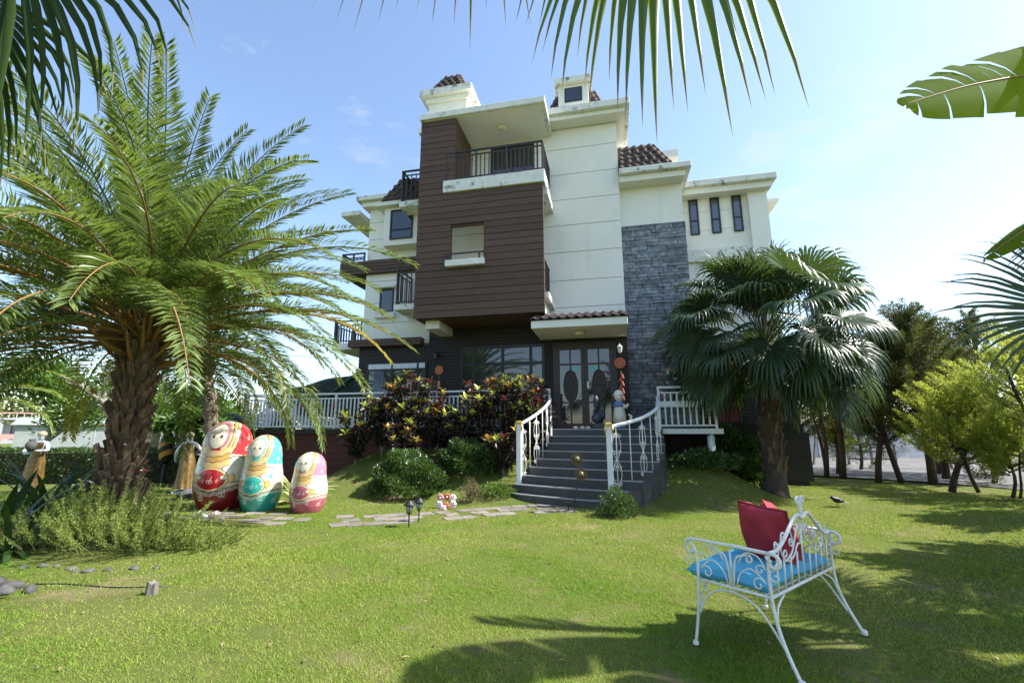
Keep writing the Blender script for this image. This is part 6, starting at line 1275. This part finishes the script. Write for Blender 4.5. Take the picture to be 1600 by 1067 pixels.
for i, (a, z, l) in enumerate(((-1.35,1.42,'upper red flower bract on the big palm trunk'),(-.75,1.15,'lower red and white flower bract on the big palm trunk'),(-.25,.78,'red flower at the right foot of the big palm trunk'))):
    rr = .47; t = thing('bromeliad', l, 'flower', (dp_base.x+rr*math.cos(a), dp_base.y+rr*math.sin(a), dp_base.z+z), 0, 'red flowers on the palm trunk'); m = MB()
    for k in range(7): b = k*PI*2/7; m.add([(0,0,0),(.05*math.cos(b-.3),.05*math.sin(b-.3),.02),(.095*math.cos(b),.095*math.sin(b),.025),(.05*math.cos(b+.3),.05*math.sin(b+.3),.02)], [(0,1,2,3)])
    m.build('petals', 'ribbon_red', t); MB().ball((0,0,.02), .018, 6, 4).build('centre', 'flower_white', t)
# utility pole and wires beyond the garden
mat('concrete_pole', (.42,.42,.41), (.34,.34,.33), rough=.9)
t = thing('utility_pole', 'grey concrete utility pole behind the frangipani', 'pole', (-21.6,18.2,0)); MB().lathe([(.19,0),(.13,9)], (0,0,0), 14).build('shaft', 'concrete_pole', t, True); MB().box(-.9,.9,-.05,.05,8.2,8.3).build('crossarm', 'concrete_pole', t)
for k, z in enumerate((3.5,4.4,5.4)):
    pts = [(-21.6+(q)*24., 24.0+q*5, z+.9-1.6*q*(1-q)*1.5) for q in np.linspace(0,1,14)]; w_ = tag(MB().tube(pts, .013, 4).build('overhead_wire', 'solar_black', None), ('lowest','middle','highest')[k]+' overhead wire crossing behind the villa\'s left side', 'wire')
# dark green folded canopy on the terrace
mat('canvas_green', (.016,.028,.022), (.010,.018,.014), scale=4, rough=.8, bump=.2, bscale=30); mat('frame_green', (.035,.10,.06), (.025,.07,.045), rough=.5)
t = thing('canopy_tent', 'dark green canvas canopy with green frame on the terrace', 'canopy', (-9.9,15.2,DZ))
n = 12; V_ = []
for i in range(n):
    for j in range(7): u_, v_ = i/(n-1.), j/6.; V_.append((-1.75+3.6*u_, -.8+1.7*v_, 1.45+.60*u_+.42*math.sin(v_*PI)*(.5+.5*u_)-.25*math.sin(u_*PI)*.6-.08*math.sin(u_*9+v_*4)))
F_ = [(i*7+j,(i+1)*7+j,(i+1)*7+j+1,i*7+j+1) for i in range(n-1) for j in range(6)]; me = bpy.data.meshes.new('canvas'); me.from_pydata(V_,[],F_); me.materials.append(MATS['canvas_green']); c = link('canvas', me, t); c.modifiers.new('s','SOLIDIFY').thickness = .02
v2 = MB(); v2.add([(-1.74,-.82,1.40),(1.85,-.82,2.02),(1.85,-.82,.5),(.4,-.84,.42),(-1.0,-.82,.5),(-1.7,-.82,.7)], [(0,1,2,3,4,5)]); c = v2.build('valance', 'canvas_green', t); c.modifiers.new('s','SOLIDIFY').thickness = .015
for a, b in (((1.2,-.9,0),(1.2,-.9,2.1)),((1.2,-.9,1.95),(-.2,-.9,.9)),((1.2,-.9,1.95),(1.85,-.9,1.2)),((-1.7,-.9,0),(-1.7,-.9,1.4)),((-1.7,-.9,1.35),(-.9,-.9,.8))): MB().bar(a, b, .07).build('pole', 'frame_green', t)
# festoon of coloured bulbs on the railing
mat('bulb_red', (.45,.03,.06), rough=.25); mat('bulb_orange', (.55,.25,.06), rough=.25); t = thing('festoon_lights', 'string of unlit coloured bulbs draped along the white railing', 'string lights', (-9.5,11.86,DZ+.85))
pts = [(-1.3+3.2*q, -.02, -.14*abs(math.sin(q*PI*3))-.02) for q in np.linspace(0,1,37)]; MB().tube(pts, .006, 4).build('cable', 'solar_black', t)
for k in range(6): p = pts[3+6*k]; MB().lathe([(.018,.0),(.022,-.03),(.035,-.07),(.025,-.11),(.004,-.12)], (p[0],p[1],p[2]), 8).build('bulb', 'bulb_red' if k % 2 else 'bulb_orange', t, True)
# ---------------------------------------------------------------- far houses at left
mat('house_white', (.36,.36,.36), (.32,.32,.32), scale=1, rough=.85); mat('house_pink', (.50,.26,.22), rough=.8); mat('shed_grey', (.25,.28,.27), (.21,.24,.23), scale=2, rough=.7)
t = thing('white_house', 'distant white house with balcony and arched porch at far left', 'house', (-72,47,0), R(50))
MB().box(-9,6,0,8,0,2.9).build('wall', 'house_white', t); MB().box(-9.3,6.4,-1.2,8.3,2.91,3.15).build('roof', 'house_white', t)
MB().box(-9.3,6.4,-1.25,-1.1,.55,1.15).build('parapet', 'house_pink', t); MB().box(-9.3,6.4,-1.15,-.01,.0,.35).build('porch_floor', 'house_white', t)
for x in (-9,-5.2,-1.4,2.4,6.0): MB().box(x,x+.4,-1.1,-.8,.36,2.9).build('column', 'house_white', t)
MB().box(-9.2,6.3,-1.1,-1.0,3.7,3.85).build('roof_rail', 'house_pink', t)
for k in range(24): MB().box(-9.1+k*.66,-9.0+k*.66,-1.08,-1.02,3.16,3.69).build('roof_baluster', 'house_white', t)
for x in (-8,-4.2,-.4,3.4):
    wv = MB().box(x,x+2,-.05,-.005,.5,2.4).build('window', 'black_frame', t); MB().box(x+.1,x+.95,-.06,-.051,.6,2.3).build('pane', 'glass_blue', wv); MB().box(x+1.05,x+1.9,-.06,-.051,.6,2.3).build('pane', 'glass_blue', wv)
t = thing('grey_shed', 'low pale grey-green shed behind the bare tree at left', 'shed', (-44,34,0), R(48)); MB().box(-7,5,0,5,0,2.0).build('wall', 'shed_grey', t); MB().frustum((-7.3,5.3,-.3,5.3,2.01),(-7.3,5.3,2.2,2.8,2.7)).build('roof', 'shed_grey', t)
for x in (-5,-2,1,3.2): MB().box(x,x+.06,-.03,-.005,.1,1.95).build('seam', 'concrete_pole', t)
# far line of trees to close the horizon
def treeline(label, p0, p1, h, n, rng, dep=6):
    p0, p1 = np.array(p0), np.array(p1); m = 26; V_, F_, T_ = [], [], []; u_ = rng.uniform(0,1,n); hh = h*(.62+.38*np.sin(u_*17+1)*np.sin(u_*41+2)); r_ = rng.uniform(0,1,n)**.6; P = np.stack([p0[0]+(p1[0]-p0[0])*u_+rng.uniform(-dep,dep,n)*.5, p0[1]+(p1[1]-p0[1])*u_+rng.uniform(-dep,dep,n)*.5, hh*r_],1)
    D = unit(rng.normal(0,1,(n,3))); V_, F_ = leafcloud(P, D, rng.uniform(.5,1.0,n)*h*.16, h*.06, rng); o = link('far_trees', npmesh('far_trees', V_, F_, 'conifer_leaf', tint=np.repeat(np.clip(rng.normal(.6,.25,n),0,1),5))); tag(o, label, 'trees', kind='stuff')
treeline('distant belt of trees behind the houses at left', (-130,60), (-35,80), 8, 9000, lt); treeline('distant belt of trees beyond the plank wall at right', (10,75), (95,60), 5, 9000, lt)
# ---------------------------------------------------------------- yard at right: plank wall, props, dark board
mat('fence_grey', (.44,.46,.48), (.34,.36,.38), scale=3, rough=.85, objvar=.12, dirt=(.2,.2,.2), dscale=1.2, dlo=.5, dhi=.7); mat('timber_grey', (.20,.18,.16), (.12,.11,.10), scale=8, rough=.9); mat('orange_brick', (.45,.14,.08), (.36,.11,.07), scale=4, rough=.8)
t = thing('panel_wall', 'grey panel wall across the gravel yard behind the trees', 'wall', (8.0,28.6,0), R(12)); pm = MB().box(0,1.18,-.05,.05,0,1.75).mesh('panel', 'fence_grey')
for k in range(20): link('panel', pm, t, (-4+k*1.2,.02*(k % 3),-.02*(k % 2)))
cp_ = MB().box(-4,20,-.09,.09,1.755,1.82).build('coping', 'fence_grey', t)
for k, (x, y, a, h) in enumerate(((6.9,22.5,.22,1.7),(7.6,22.8,-.25,1.6),(8.5,23.0,.2,1.7),(9.6,22.6,-.15,1.9),(12.2,21.5,.12,2.0),(12.7,21.4,-.06,2.1))):
    tag(MB().tube([(0,0,0),(a*h,.15,h)], .05, 6).build('leaning_plank', 'timber_grey', None, loc=(x,y,0)), ('first','second','third','fourth','fifth','sixth')[k]+' grey pole from the left leaning in the gravel yard', 'pole', 'poles leaning in the yard')
t = thing('frame_stand', 'low timber trestle frame standing on the gravel between the trunks', 'frame', (11.0,23.5,0))
for x in (-.9,0,.9): MB().box(x-.04,x+.04,-.04,.04,0,.9).build('upright', 'timber_grey', t)
for z in (.25,.55,.85): MB().box(-.95,.95,-.06,-.041,z,z+.07).build('crossbar', 'timber_grey', t)
t = thing('brick_pile', 'orange brick structure beyond the panel wall', 'brickwork', (14.5,33.5,0), R(10))
for k in range(5): MB().box(-1.8+.2*k,1.8,-.4,.4,.5*k,.5*k+.48).build('brick_course', 'orange_brick', t)
t = thing('dark_board', 'black boarded screen leaning at the villa corner behind the fan palm', 'screen', (4.1,14.2,0)); 
for k in range(4): MB().box(-1.0+.5*k,-1.0+.5*k+.49,-.03,.03,-.05,1.65).build('board', 'dark_siding', t)
MB().box(-1.05,1.05,-.06,-.031,.75,.80).build('pipe', 'concrete_pole', t)
# planter box of pink flowers on the terrace right of the stairs
t = thing('flower_garland', 'pink and white artificial flowers wound on the railing right of the door', 'flowers', (1.35,12.0,DZ+.55)); fr = random.Random(2)
for k in range(26): MB().ball((fr.uniform(-.35,.75), fr.uniform(-.1,.1), fr.uniform(.2,.95)), .04, 6, 4, .7).build('flower', fr.choice(['flower_pink','flower_white','flower_pink']), t, True)
for k in range(8): x = fr.uniform(-.3,.6); MB().tube([(x,0,.0),(x+.1,.05,.5),(x+fr.uniform(-.2,.2),0,.95)], .006, 4).build('stem', 'petiole_green', t)
MB().box(-.3,.7,-.09,.09,-.02,.12).build('trough', 'white_paint', t)
